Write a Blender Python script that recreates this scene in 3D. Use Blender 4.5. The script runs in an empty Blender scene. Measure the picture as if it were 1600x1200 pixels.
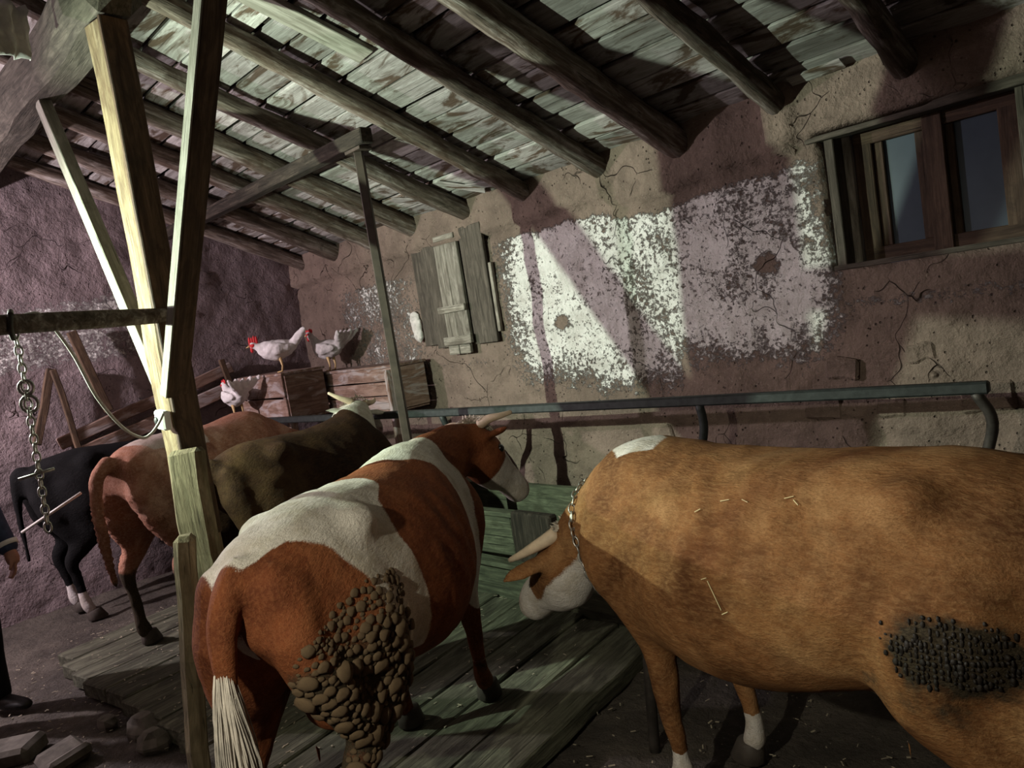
import bpy, bmesh, math, random
import numpy as np
from mathutils import Vector, Matrix, noise as mn
random.seed(7); np.random.seed(7)
scene = bpy.context.scene
COL = scene.collection
# ------------------------------------------------------------------ camera, world, lights, exposure
def cam_axes(yaw, pitch, roll):
    yaw, pitch, roll = (math.radians(a) for a in (yaw, pitch, roll))
    f = Vector((-math.sin(yaw)*math.cos(pitch), math.cos(yaw)*math.cos(pitch), math.sin(pitch)))
    r = Vector((math.cos(yaw), math.sin(yaw), 0)); u = r.cross(f)
    return r*math.cos(roll)+u*math.sin(roll), u*math.cos(roll)-r*math.sin(roll), f
r_, u_, f_ = cam_axes(47.0, -4.85, -8.95)
cd = bpy.data.cameras.new('camera'); cd.sensor_width = 36; cd.lens = 1200/1600*36; cd.clip_start = .02
cam = bpy.data.objects.new('camera', cd); COL.objects.link(cam)
cam.matrix_world = Matrix(((r_.x, u_.x, -f_.x, 0), (r_.y, u_.y, -f_.y, 0), (r_.z, u_.z, -f_.z, 1.7), (0, 0, 0, 1)))
scene.camera = cam
scene.view_settings.view_transform = 'Standard'; scene.view_settings.look = 'None'
scene.view_settings.exposure = 0.0; scene.view_settings.gamma = 1.0; scene.view_settings.use_curve_mapping = False
w = bpy.data.worlds.new('night'); scene.world = w; w.use_nodes = True
w.node_tree.nodes['Background'].inputs[0].default_value = (.10, .16, .30, 1)
w.node_tree.nodes['Background'].inputs[1].default_value = .35
LAMP_A = Vector((-4.07, .13, 2.08)); LAMP_B = Vector((-6.35, -.60, 2.40)); LAMP_C = Vector((-1.1, -.30, 1.86))
def spot(name, p, d, energy, col, size, blend, soft):
    ld = bpy.data.lights.new(name, 'SPOT'); ld.energy = energy; ld.color = col; ld.spot_size = math.radians(size); ld.spot_blend = blend; ld.shadow_soft_size = soft
    o = bpy.data.objects.new(name, ld); COL.objects.link(o); o.location = p; o.rotation_euler = Vector(d).to_track_quat('-Z', 'Y').to_euler(); return o
spot('lamp_light', LAMP_A, (1.55, 3.7, .10), 540, (.82, 1.0, .79), 116, .8, .012)
spot('torch_light', LAMP_C, (-.22, .80, -.56), 108, (1.0, .93, .74), 96, 1.0, .02)
ld = bpy.data.lights.new('bulb_light', 'POINT'); ld.energy = 430; ld.color = (1.0, .86, .93); ld.shadow_soft_size = .04
lb = bpy.data.objects.new('bulb_light', ld); COL.objects.link(lb); lb.location = LAMP_B

# ------------------------------------------------------------------ helpers
def tag(o, label=None, cat=None, group=None, kind=None):
    if label: o['label'] = label
    if cat: o['category'] = cat
    if group: o['group'] = group
    if kind: o['kind'] = kind
    return o
def link(name, me, mat=None, parent=None, smooth=False):
    if mat is not None:
        me.materials.clear(); me.materials.append(mat)
    if smooth and len(me.polygons): me.polygons.foreach_set('use_smooth', [True]*len(me.polygons))
    o = bpy.data.objects.new(name, me); COL.objects.link(o)
    if parent is not None: o.parent = parent
    return o
def empty(name, loc=(0, 0, 0), rz=0.0):
    o = bpy.data.objects.new(name, None); COL.objects.link(o); o.location = loc; o.rotation_euler = (0, 0, rz)
    o.empty_display_size = .1
    return o
def mesh(verts, faces, name='m'):
    me = bpy.data.meshes.new(name); me.from_pydata([tuple(v) for v in verts], [], [tuple(f) for f in faces]); me.update(); return me
def bevel_mesh(me, w=.006, seg=1):
    bm = bmesh.new(); bm.from_mesh(me); bmesh.ops.bevel(bm, geom=bm.edges[:], offset=w, segments=seg, affect='EDGES', clamp_overlap=True)
    bm.to_mesh(me); bm.free(); return me
def box_mesh(l, wd, h, bev=.004, warp=0.0, seed=0, nseg=1):
    """box centred at the origin, long axis x"""
    rnd = random.Random(seed); V = []; F = []
    n = nseg+1
    for i in range(n):
        x = -l/2+l*i/nseg
        dy, dz = rnd.uniform(-warp, warp), rnd.uniform(-warp, warp)*.6
        a, b = 1+rnd.uniform(-warp, warp)*2, 1
        for sy, sz in ((-1, -1), (1, -1), (1, 1), (-1, 1)):
            V.append((x+rnd.uniform(-warp, warp)*.6, sy*wd/2*a+dy, sz*h/2*b+dz))
    for i in range(nseg):
        for k in range(4): F.append((i*4+k, i*4+(k+1) % 4, i*4+4+(k+1) % 4, i*4+4+k))
    F.append((3, 2, 1, 0)); e = nseg*4; F.append((e, e+1, e+2, e+3))
    me = mesh(V, F)
    bm = bmesh.new(); bm.from_mesh(me); bmesh.ops.recalc_face_normals(bm, faces=bm.faces[:])
    if bev > 0: bmesh.ops.bevel(bm, geom=[e for e in bm.edges if e.calc_face_angle(0) > .6], offset=bev, segments=1, affect='EDGES', clamp_overlap=True)
    bm.to_mesh(me); bm.free(); return me
def orient(p0, p1, up=(0, 0, 1)):
    """matrix placing local x axis along p0->p1, centre in the middle"""
    p0, p1 = Vector(p0), Vector(p1); x = (p1-p0).normalized(); up = Vector(up)
    if abs(x.dot(up)) > .98: up = Vector((0, 1, 0))
    y = up.cross(x).normalized(); z = x.cross(y)
    m = Matrix((x, y, z)).transposed().to_4x4(); m.translation = (p0+p1)/2; return m
def bar(name, p0, p1, wd, h, mat, parent=None, bev=.004, warp=0.0, seed=0, nseg=1, up=(0, 0, 1)):
    L = (Vector(p1)-Vector(p0)).length
    o = link(name, box_mesh(L, wd, h, bev, warp, seed, nseg), mat, parent)
    m = orient(p0, p1, up)
    if parent is not None:
        o.matrix_world = m
        o.matrix_parent_inverse = Matrix.Identity(4)
        o.matrix_basis = parent_world(parent).inverted() @ m
    else: o.matrix_world = m
    return o
def parent_world(o):
    m = o.matrix_basis.copy(); p = o.parent
    while p: m = p.matrix_basis @ m; p = p.parent
    return m
def place(o, m):
    o.matrix_basis = (parent_world(o.parent).inverted() @ m) if o.parent else m
    return o
def tube_geo(pts, ra, rb=None, side=None, n=14, cap=.6):
    """closed elliptical tube. ra: radius along 'side', rb: radius across"""
    pts = [np.array(p, float) for p in pts]; rb = ra if rb is None else rb; V = []; F = []; m = len(pts)
    T = [pts[min(i+1, m-1)]-pts[max(i-1, 0)] for i in range(m)]
    T = [t/np.linalg.norm(t) for t in T]
    if side is None:
        s = np.cross(T[0], [0, 0, 1.]);
        if np.linalg.norm(s) < .1: s = np.cross(T[0], [0, 1., 0])
    else: s = np.array(side, float)
    c0 = pts[0]-T[0]*max(ra[0], rb[0])*cap; c1 = pts[-1]+T[-1]*max(ra[-1], rb[-1])*cap
    for i in range(m):
        s = s-T[i]*(s@T[i]); s = s/np.linalg.norm(s); b = np.cross(T[i], s)
        for k in range(n):
            a = 2*math.pi*k/n; V.append(pts[i]+s*ra[i]*math.cos(a)+b*rb[i]*math.sin(a))
    for i in range(m-1):
        for k in range(n): F.append((i*n+k, i*n+(k+1) % n, (i+1)*n+(k+1) % n, (i+1)*n+k))
    V.append(c0); V.append(c1); a, b2 = len(V)-2, len(V)-1
    for k in range(n): F.append((a, (k+1) % n, k)); F.append((b2, (m-1)*n+k, (m-1)*n+(k+1) % n))
    return V, F
def spline(pts, k=6):
    P = [np.array(p, float) for p in pts]; P = [2*P[0]-P[1]]+P+[2*P[-1]-P[-2]]; out = []
    for i in range(1, len(P)-2):
        for j in range(k):
            t = j/k; out.append(.5*((2*P[i])+(-P[i-1]+P[i+1])*t+(2*P[i-1]-5*P[i]+4*P[i+1]-P[i+2])*t*t+(-P[i-1]+3*P[i]-3*P[i+1]+P[i+2])*t**3))
    out.append(P[-2]); return out
def tube(name, pts, r, mat, parent=None, n=10, k=5, cap=.3):
    """smooth tube through world/parent-local points; r is a number or list"""
    sp = spline(pts, k) if len(pts) > 2 else [np.array(p, float) for p in pts]
    rr = [r]*len(sp) if not isinstance(r, (list, tuple)) else list(np.interp(np.linspace(0, 1, len(sp)), np.linspace(0, 1, len(r)), r))
    V, F = tube_geo(sp, rr, n=n, cap=cap)
    return link(name, mesh(V, F), mat, parent, smooth=True)
class Geo:
    def __init__(s): s.V = []; s.F = []
    def add(s, vf):
        o = len(s.V); s.V += [np.array(v, float) for v in vf[0]]; s.F += [tuple(i+o for i in f) for f in vf[1]]; return s
    def ball(s, c, r, seg=12, rng=8):
        r = np.array([r, r, r] if np.isscalar(r) else r, float); c = np.array(c, float); V = [c+r*[0, 0, 1]]; F = []
        for i in range(1, rng):
            for k in range(seg):
                t, p = math.pi*i/rng, 2*math.pi*k/seg; V.append(c+r*np.array([math.sin(t)*math.cos(p), math.sin(t)*math.sin(p), math.cos(t)]))
        V.append(c-r*[0, 0, 1]); L = len(V)-1
        for k in range(seg):
            F.append((0, 1+k, 1+(k+1) % seg)); F.append((L, L-seg+(k+1) % seg, L-seg+k))
        for i in range(rng-2):
            for k in range(seg):
                a = 1+i*seg; F.append((a+k, a+seg+k, a+seg+(k+1) % seg, a+(k+1) % seg))
        return s.add((V, F))
    def mesh(s): return mesh(s.V, s.F)
def remesh(me, voxel, smooth=6, fac=.5):
    o = bpy.data.objects.new('tmp', me); COL.objects.link(o)
    md = o.modifiers.new('r', 'REMESH'); md.mode = 'VOXEL'; md.voxel_size = voxel
    dg = bpy.context.evaluated_depsgraph_get(); out = bpy.data.meshes.new_from_object(o.evaluated_get(dg))
    bpy.data.objects.remove(o); bpy.data.meshes.remove(me)
    n = len(out.vertices); co = np.empty(n*3); out.vertices.foreach_get('co', co); co = co.reshape(-1, 3)
    e = np.empty(len(out.edges)*2, int); out.edges.foreach_get('vertices', e); e = e.reshape(-1, 2)
    deg = np.bincount(e.ravel(), minlength=n)[:, None]
    for _ in range(smooth):
        s = np.zeros_like(co)
        for c in range(3): s[:, c] = np.bincount(e[:, 0], co[e[:, 1], c], n)+np.bincount(e[:, 1], co[e[:, 0], c], n)
        co = co+fac*(s/np.maximum(deg, 1)-co)
    out.vertices.foreach_set('co', co.ravel()); out.update(); return out
def get_co(me):
    co = np.empty(len(me.vertices)*3); me.vertices.foreach_get('co', co); return co.reshape(-1, 3)
def get_no(me):
    no = np.empty(len(me.vertices)*3); me.vertices.foreach_get('normal', no); return no.reshape(-1, 3)
def set_attr(me, name, vals):
    a = me.attributes.new(name, 'FLOAT', 'POINT'); a.data.foreach_set('value', np.asarray(vals, dtype=np.float32))
def sstep(x, a, b):
    t = np.clip((x-a)/(b-a), 0, 1); return t*t*(3-2*t)
def fbm(P, sc=1.0, oct=3, off=(0, 0, 0)):
    o = Vector(off); return np.array([mn.fractal(Vector(p)*sc+o, 1.0, 2.0, oct) for p in P])

# ------------------------------------------------------------------ materials
class NT:
    def __init__(s, name, rough=.8, spec=.3):
        s.m = bpy.data.materials.new(name); s.m.use_nodes = True; s.t = s.m.node_tree; s.b = s.t.nodes['Principled BSDF']
        s.b.inputs['Roughness'].default_value = rough; s.b.inputs['Specular IOR Level'].default_value = spec
    def n(s, typ, **kw):
        nd = s.t.nodes.new(typ)
        for k, v in kw.items():
            if hasattr(nd, k): setattr(nd, k, v)
        return nd
    def set(s, sock, v):
        if hasattr(v, 'is_output') or isinstance(v, bpy.types.NodeSocket): s.t.links.new(v, sock)
        elif isinstance(v, (tuple, list)) and len(v) == 3 and sock.type == 'RGBA': sock.default_value = (*v, 1)
        else: sock.default_value = v
    def coords(s, kind='Object', scale=(1, 1, 1), rnd=0.0):
        tc = s.n('ShaderNodeTexCoord'); mp = s.n('ShaderNodeMapping'); s.t.links.new(tc.outputs[kind], mp.inputs[0]); mp.inputs[3].default_value = scale
        if rnd:
            oi = s.n('ShaderNodeObjectInfo'); ml = s.n('ShaderNodeMath', operation='MULTIPLY'); s.t.links.new(oi.outputs['Random'], ml.inputs[0]); ml.inputs[1].default_value = rnd
            cx = s.n('ShaderNodeCombineXYZ')
            for i in range(3): s.t.links.new(ml.outputs[0], cx.inputs[i])
            s.t.links.new(cx.outputs[0], mp.inputs[1])
        return mp.outputs[0]
    def rand(s): return s.n('ShaderNodeObjectInfo').outputs['Random']
    def noise(s, vec, scale=5, detail=4, rough=.55, dist=0):
        nd = s.n('ShaderNodeTexNoise'); s.t.links.new(vec, nd.inputs['Vector']); nd.inputs['Scale'].default_value = scale; nd.inputs['Detail'].default_value = detail
        nd.inputs['Roughness'].default_value = rough; nd.inputs['Distortion'].default_value = dist; return nd.outputs[0]
    def voro(s, vec, scale=5, feature='F1'):
        nd = s.n('ShaderNodeTexVoronoi', feature=feature); s.t.links.new(vec, nd.inputs['Vector']); nd.inputs['Scale'].default_value = scale; return nd.outputs['Distance']
    def ramp(s, fac, *stops):
        nd = s.n('ShaderNodeValToRGB'); s.t.links.new(fac, nd.inputs[0]); e = nd.color_ramp.elements
        while len(e) < len(stops): e.new(.5)
        for el, (p, c) in zip(e, stops):
            el.position = p; el.color = (*c, 1) if isinstance(c, (tuple, list)) else (c, c, c, 1)
        return nd.outputs[0]
    def mix(s, fac, a, b, mode='MIX'):
        nd = s.n('ShaderNodeMix', data_type='RGBA', blend_type=mode); s.set(nd.inputs[0], fac); s.set(nd.inputs[6], a); s.set(nd.inputs[7], b); return nd.outputs[2]
    def math(s, op, a, b=0.0, clamp=False):
        nd = s.n('ShaderNodeMath', operation=op); nd.use_clamp = clamp; s.set(nd.inputs[0], a); s.set(nd.inputs[1], b); return nd.outputs[0]
    def attr(s, name): return s.n('ShaderNodeAttribute', attribute_name=name).outputs['Fac']
    def bump(s, h, strength=.5, dist=.02, prev=None):
        nd = s.n('ShaderNodeBump'); s.t.links.new(h, nd.inputs['Height']); nd.inputs['Strength'].default_value = strength; nd.inputs['Distance'].default_value = dist
        if prev is not None: s.t.links.new(prev, nd.inputs['Normal'])
        return nd.outputs[0]
    def out(s, col, normal=None, rough=None):
        s.set(s.b.inputs['Base Color'], col)
        if normal is not None: s.t.links.new(normal, s.b.inputs['Normal'])
        if rough is not None: s.set(s.b.inputs['Roughness'], rough)
        return s.m
def wood(name, dark, mid, light, grain=1.0, stain=None, stain_amt=.5, rough=.8, bump=.5, rnd_val=.25):
    t = NT(name, rough, .2)
    v = t.coords('Object', (1.1*grain, 15*grain, 15*grain), 37.0); v2 = t.coords('Object', (1, 3.2, 3.2), 53.0); v3 = t.coords('Object', (.5, 34, 34), 71.0)
    g = t.noise(v, 3, 7, .68, .6); c = t.ramp(g, (.30, dark), (.50, mid), (.70, light))
    blot = t.noise(v2, 5.5, 5, .65, 1.2); c = t.mix(t.math('MULTIPLY', t.ramp(blot, (.40, 1.0), (.56, 0.0)), .55), c, dark)
    if stain:
        s_ = t.noise(v2, 2.2, 6, .62, 1.6); c = t.mix(t.math('MULTIPLY', t.ramp(s_, (.50, 0.0), (.60, 1.0)), stain_amt), c, stain)
    cr = t.noise(v3, 3.2, 3, .5); ck = t.ramp(cr, (.30, 1.0), (.345, 0.0)); c = t.mix(t.math('MULTIPLY', ck, .75), c, tuple(x*.25 for x in dark))
    k = t.math('ADD', t.math('MULTIPLY', t.rand(), rnd_val*2), 1-rnd_val); c = t.mix(1.0, c, _grey(t, k), 'MULTIPLY')
    fine = t.noise(v, 11, 5, .7); h = t.math('SUBTRACT', t.math('ADD', g, t.math('MULTIPLY', fine, .6)), t.math('MULTIPLY', ck, .7))
    return t.out(c, t.bump(h, bump, .010))
def _grey(t, k):
    cx = t.n('ShaderNodeCombineXYZ')
    for i in range(3): t.t.links.new(k, cx.inputs[i])
    return cx.outputs[0]
M = {}
def wall_mat(name, tint):
    t = NT(name, .95, .1); v = t.coords('Object')
    big = t.noise(v, 1.7, 5, .6); mid = t.noise(v, 9, 6, .65); fine = t.noise(v, 45, 4, .7)
    mud = t.ramp(big, (.3, tuple(c*.72 for c in tint)), (.5, tint), (.7, tuple(min(1, c*1.25) for c in tint)))
    mud = t.mix(t.math('MULTIPLY', t.ramp(mid, (.42, 1.0), (.52, 0.0)), .35), mud, tuple(c*.5 for c in tint))
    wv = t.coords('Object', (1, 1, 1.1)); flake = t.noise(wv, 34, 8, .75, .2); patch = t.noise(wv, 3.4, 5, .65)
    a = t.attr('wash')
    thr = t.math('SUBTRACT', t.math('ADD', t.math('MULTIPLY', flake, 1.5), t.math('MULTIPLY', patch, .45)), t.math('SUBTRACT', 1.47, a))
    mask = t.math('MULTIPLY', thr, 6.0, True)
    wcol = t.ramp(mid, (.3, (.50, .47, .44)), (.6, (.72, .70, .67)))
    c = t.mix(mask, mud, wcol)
    cr = t.noise(t.coords('Object', (1, 1, 1)), 2.3, 3, .5, .4)
    vd = t.n('ShaderNodeTexVoronoi', feature='DISTANCE_TO_EDGE'); vd.inputs['Scale'].default_value = 3.1
    mx = t.n('ShaderNodeMix', data_type='RGBA'); mx.inputs[0].default_value = .25; t.t.links.new(v, mx.inputs[6]); nn = t.n('ShaderNodeTexNoise'); t.t.links.new(v, nn.inputs['Vector']); nn.inputs['Scale'].default_value = 4; t.t.links.new(nn.outputs['Color'], mx.inputs[7]); t.t.links.new(mx.outputs[2], vd.inputs['Vector'])
    crack = t.math('MULTIPLY', t.ramp(vd.outputs['Distance'], (.002, 1.0), (.007, 0.0)), t.ramp(cr, (.54, 0.0), (.62, 1.0)))
    c = t.mix(t.math('MULTIPLY', crack, .45), c, (.02, .014, .012))
    h = t.math('ADD', t.math('ADD', t.math('MULTIPLY', mid, .9), t.math('MULTIPLY', fine, .25)), t.math('SUBTRACT', t.math('MULTIPLY', mask, .35), crack))
    pit = t.ramp(t.voro(v, 34), (.10, 1.0), (.22, 0.0)); pm = t.math('MULTIPLY', pit, t.ramp(t.noise(v, 12, 3), (.52, 0.0), (.6, 1.0))); c = t.mix(t.math('MULTIPLY', pm, .6), c, (.03, .022, .018))
    fleck = t.math('MULTIPLY', t.ramp(t.noise(t.coords('Object', (1, 1, .5)), 120, 3, .6), (.62, 0.0), (.70, 1.0)), .35); c = t.mix(fleck, c, (.42, .36, .28))
    return t.out(c, t.bump(t.math('SUBTRACT', h, t.math('MULTIPLY', pm, .5)), 1.0, .035))
M['wall'] = wall_mat('mud_plaster', (.195, .146, .118))
M['wall_end'] = wall_mat('mud_plaster_end', (.215, .168, .172))
M['board'] = wood('weathered_board', (.19, .17, .155), (.33, .31, .295), (.47, .45, .43), .5, (.070, .042, .024), .92, .85, .6, .36)
M['rafter'] = wood('rafter_log', (.045, .034, .026), (.165, .130, .105), (.44, .40, .37), .55, (.055, .03, .018), .6, .9, .9)
M['dark_beam'] = wood('dark_beam', (.012, .010, .008), (.033, .026, .020), (.07, .056, .044), 1.0, None, 0, .9, .7)
M['ridge'] = wood('ridge_log', (.035, .031, .024), (.088, .076, .06), (.15, .135, .108), 1.0, None, 0, .9, .6)
M['timber'] = wood('sawn_timber', (.09, .060, .032), (.22, .165, .092), (.34, .28, .18), 1.0, (.10, .055, .03), .5, .75, .6, .05)
M['timber_brown'] = wood('brown_timber', (.045, .028, .018), (.10, .062, .038), (.17, .11, .07), 1.0, (.03, .02, .014), .5, .75, .5, .05)
M['plank_pale'] = wood('pale_plank', (.14, .13, .10), (.27, .26, .215), (.37, .355, .305), .6, None, 0, .75, .4, .05)
M['muddy_post'] = wood('muddy_post', (.10, .085, .05), (.20, .165, .10), (.32, .27, .18), .5, (.08, .06, .035), .5, .95, 1.0, .1)
M['shutter'] = wood('shutter_wood', (.14, .125, .10), (.27, .245, .205), (.40, .365, .315), 1.0, (.07, .055, .042), .5, .85, .5)
M['shutter_dark'] = wood('shutter_dark_wood', (.04, .033, .026), (.085, .072, .058), (.14, .118, .095), 1.0, None, 0, .85, .5, .1)
M['frame_wood'] = wood('window_wood', (.03, .018, .012), (.065, .040, .026), (.11, .072, .048), 1.0, None, 0, .7, .4, .15)
M['trough'] = wood('trough_green', (.033, .036, .025), (.082, .090, .058), (.15, .162, .108), .8, (.04, .04, .025), .6, .85, .7, .12)
M['floor_plank'] = wood('dung_plank', (.045, .045, .03), (.10, .102, .07), (.185, .185, .13), .7, (.03, .026, .02), .6, .8, 1.0, .12)
M['nest'] = wood('nest_wood', (.12, .07, .05), (.24, .155, .12), (.33, .24, .20), .8, (.45, .42, .42), .55, .8, .4, .12)
def ground_mat():
    t = NT('mud_ground', .9, .35); v = t.coords('Object'); a = t.noise(v, 3, 6, .65); b = t.noise(v, 22, 6, .7); d = t.voro(v, 55)
    c = t.ramp(a, (.3, (.030, .024, .019)), (.5, (.060, .049, .039)), (.7, (.105, .088, .070)))
    st = t.math('MULTIPLY', t.ramp(d, (.10, 1.0), (.2, 0.0)), t.ramp(t.noise(v, 30, 2), (.55, 0.0), (.62, 1.0)))
    c = t.mix(t.math('MULTIPLY', st, .55), c, (.32, .28, .20))
    return t.out(c, t.bump(t.math('ADD', a, b), 1.0, .035), t.ramp(b, (.35, .6), (.6, .95)))
M['ground'] = ground_mat()
def simple(name, col, rough=.7, metal=0.0, var=.25, scale=20, bump=.2, spec=.3):
    t = NT(name, rough, spec); t.b.inputs['Metallic'].default_value = metal; v = t.coords('Object'); a = t.noise(v, scale, 5, .6)
    c = t.ramp(a, (.3, tuple(max(0, x*(1-var)) for x in col)), (.7, tuple(min(1, x*(1+var)) for x in col)))
    return t.out(c, t.bump(a, bump, .006))
M['steel'] = simple('painted_steel', (.030, .034, .033), .55, .3, .35, 30)
M['dark_steel'] = simple('dark_steel', (.055, .048, .042), .55, .5, .4, 25)
M['pole'] = simple('brown_steel_pole', (.05, .037, .028), .6, .2, .35, 12)
M['chain'] = simple('galvanised_chain', (.42, .41, .38), .4, .85, .3, 60)
M['stone'] = simple('rough_stone', (.10, .09, .075), .9, 0, .4, 14, .8)
M['clod'] = simple('dry_dung', (.145, .098, .054), .75, 0, .4, 25, .7)
M['clod_dark'] = simple('wet_dung', (.018, .014, .011), .6, 0, .4, 40, .8)
M['horn'] = simple('horn', (.62, .50, .36), .5, 0, .2, 18, .2)
M['hoof'] = simple('hoof', (.06, .05, .042), .6, 0, .3, 18, .3)
M['eye'] = simple('eye', (.01, .008, .007), .1, 0, .1, 5, 0, .6)
M['cable'] = simple('white_cable', (.52, .50, .46), .5, 0, .15, 9, .1)
M['plastic'] = simple('white_plastic', (.72, .71, .66), .4, 0, .08, 9, .05)
M['straw'] = simple('straw', (.72, .60, .34), .7, 0, .15, 9, 0)
M['litter'] = simple('litter', (.34, .30, .22), .8, 0, .4, 30, 0)
M['rag'] = simple('grey_rag', (.40, .39, .38), .9, 0, .25, 12, .6)
M['plaster_lump'] = simple('plaster_lump', (.55, .52, .49), .95, 0, .3, 25, .8)
M['comb'] = simple('red_comb', (.55, .03, .035), .6, 0, .2, 30, .3)
M['beak'] = simple('beak', (.6, .42, .2), .5, 0, .1, 30, 0)
M['feather'] = simple('white_feathers', (.72, .69, .68), .85, 0, .12, 40, .5)
M['feather_grey'] = simple('grey_feathers', (.52, .49, .48), .85, 0, .3, 30, .5)
M['endgrain'] = simple('orange_endgrain', (.42, .24, .10), .8, 0, .25, 25, .3)
M['trouser'] = simple('black_trousers', (.004, .004, .005), .9, 0, .3, 30, .3)
M['jacket'] = simple('blue_jacket', (.035, .05, .10), .8, 0, .3, 20, .4)
M['stripe'] = simple('white_stripe', (.75, .75, .75), .6, 0, .05, 20, .05)
M['skin'] = simple('skin', (.36, .19, .14), .6, 0, .1, 20, .1)
M['shoe'] = simple('black_shoe', (.014, .013, .013), .5, 0, .3, 20, .3)
M['hair'] = simple('dark_hair', (.015, .012, .01), .8, 0, .3, 60, .5)
M['night_pane'] = None
t = NT('window_pane', .25, .5); v = t.coords('Object'); t.out(t.ramp(t.noise(v, 3, 4), (.3, (.035, .05, .07)), (.7, (.055, .075, .10)))); M['night_pane'] = t.m

def coat(name, base, dark, light, white=(.62, .58, .52), var=.5):
    t = NT(name, .8, .12); v = t.coords('Object')
    def rot(sc):
        o = t.coords('Object', sc); o.node.inputs[2].default_value = (0, .6, 0); return o
    fv = rot((15, 55, 40)); f2 = rot((46, 150, 125))
    big = t.noise(v, 2.8, 5, .62, .5); midn = t.noise(v, 10, 5, .68, .4); fib = t.noise(fv, 2.2, 4, .6, .3); fib2 = t.noise(f2, 2.2, 4, .7, .15)
    b = t.ramp(big, (.34, dark), (.52, base), (.68, light))
    b = t.mix(t.math('MULTIPLY', t.ramp(midn, (.40, 1.0), (.52, 0.0)), var*.85), b, dark)
    b = t.mix(t.math('MULTIPLY', t.ramp(fib, (.42, 0.0), (.68, 1.0)), var*.8), b, light)
    b = t.mix(t.math('MULTIPLY', t.ramp(fib2, (.40, 1.0), (.55, 0.0)), var*.8), b, dark)
    wn = t.noise(v, 14, 5, .7, .3)
    wm = t.math('MULTIPLY', t.math('ADD', t.math('SUBTRACT', t.attr('white'), .5), t.math('MULTIPLY', t.math('SUBTRACT', t.math('ADD', t.math('MULTIPLY', wn, .5), t.math('MULTIPLY', fib2, .5)), .5), .55)), 9.0); wm = t.math('ADD', wm, .5, True)
    wc = t.mix(t.math('MULTIPLY', t.ramp(midn, (.45, 0.0), (.62, 1.0)), .55), white, tuple(x*y for x, y in zip(white, (.60, .54, .42))))
    wc = t.mix(t.math('MULTIPLY', t.ramp(fib2, (.38, 1.0), (.56, 0.0)), .5), wc, tuple(x*.50 for x in white))
    c = t.mix(wm, b, wc)
    dn = t.noise(v, 9, 6, .7, .3); dm = t.math('MULTIPLY', t.math('SUBTRACT', t.math('ADD', t.attr('dirt'), t.math('MULTIPLY', t.math('SUBTRACT', dn, .5), 1.0)), .5), 5.0, True)
    dc = t.ramp(fib2, (.35, (.020, .015, .010)), (.65, (.075, .058, .036)))
    c = t.mix(dm, c, dc); c = t.mix(t.attr('pink'), c, (.42, .25, .22))
    n1 = t.bump(fib2, .5, .006); n2 = t.bump(t.math('ADD', fib, midn), .35, .018, n1)
    return t.out(c, n2)

# ------------------------------------------------------------------ the room
YW = 3.83; XE = -7.0; SL = math.tan(math.radians(22.0))
def zraf(y): return 2.51+(YW-y)*SL          # rafter centre line
def zroof(y): return zraf(y)+.078           # underside of the boards
YR = .95                                    # ridge
def zroof2(y): return zroof(y) if y >= YR else zroof(YR)-(YR-y)*SL
def grid_wall(name, us, vs, fn, hole=None, mat=None, wash=None, thick=.3):
    nu, nv = len(us), len(vs); P = [fn(u, v) for v in vs for u in us]; F = []
    for j in range(nv-1):
        for i in range(nu-1):
            if hole and hole((us[i]+us[i+1])/2, (vs[j]+vs[j+1])/2): continue
            F.append((j*nu+i, j*nu+i+1, (j+1)*nu+i+1, (j+1)*nu+i))
    me = mesh(P, F)
    if wash: set_attr(me, 'wash', [wash(*p) for p in P])
    bm = bmesh.new(); bm.from_mesh(me); bmesh.ops.delete(bm, geom=[v for v in bm.verts if not v.link_faces], context='VERTS'); bm.to_mesh(me); bm.free()
    o = link(name, me, mat, None, True); tag(o, kind='structure')
    md = o.modifiers.new('thick', 'SOLIDIFY'); md.thickness = thick; md.offset = -1
    return o
def relief(a, b, s):
    p = Vector((a, b, s))
    return .030*mn.fractal(p*1.1, 1, 2, 2)+.016*mn.fractal(p*4.0, 1, 2, 3)+.006*mn.fractal(p*15.0, 1, 2, 2)
WIN = (-1.66, -.78, 1.68, 2.335)
def cornice(x): return 2.33+.05*mn.noise(Vector((x*1.7, 3, 0)))+.025*mn.noise(Vector((x*6, 8, 0)))-(.05 if x > -3.0 and x < -1.8 else 0)
def back_pt(x, z):
    d = relief(x, z, 2.0)
    c = cornice(x); d += (.055*float(sstep(z, c-.006, c+.012))-.018*math.exp(-((z-c+.015)/.012)**2))*(1 if x < -1.75 else .5)
    if x > -1.9: d += .05*float(sstep(z, 2.335, 2.36))          # lintel zone over the window
    if z < 1.1: d += .03*mn.noise(Vector((x*5, z*7, 4)))*float(sstep(1.1-z, 0, .3))
    return (x, YW-d, z)
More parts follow.
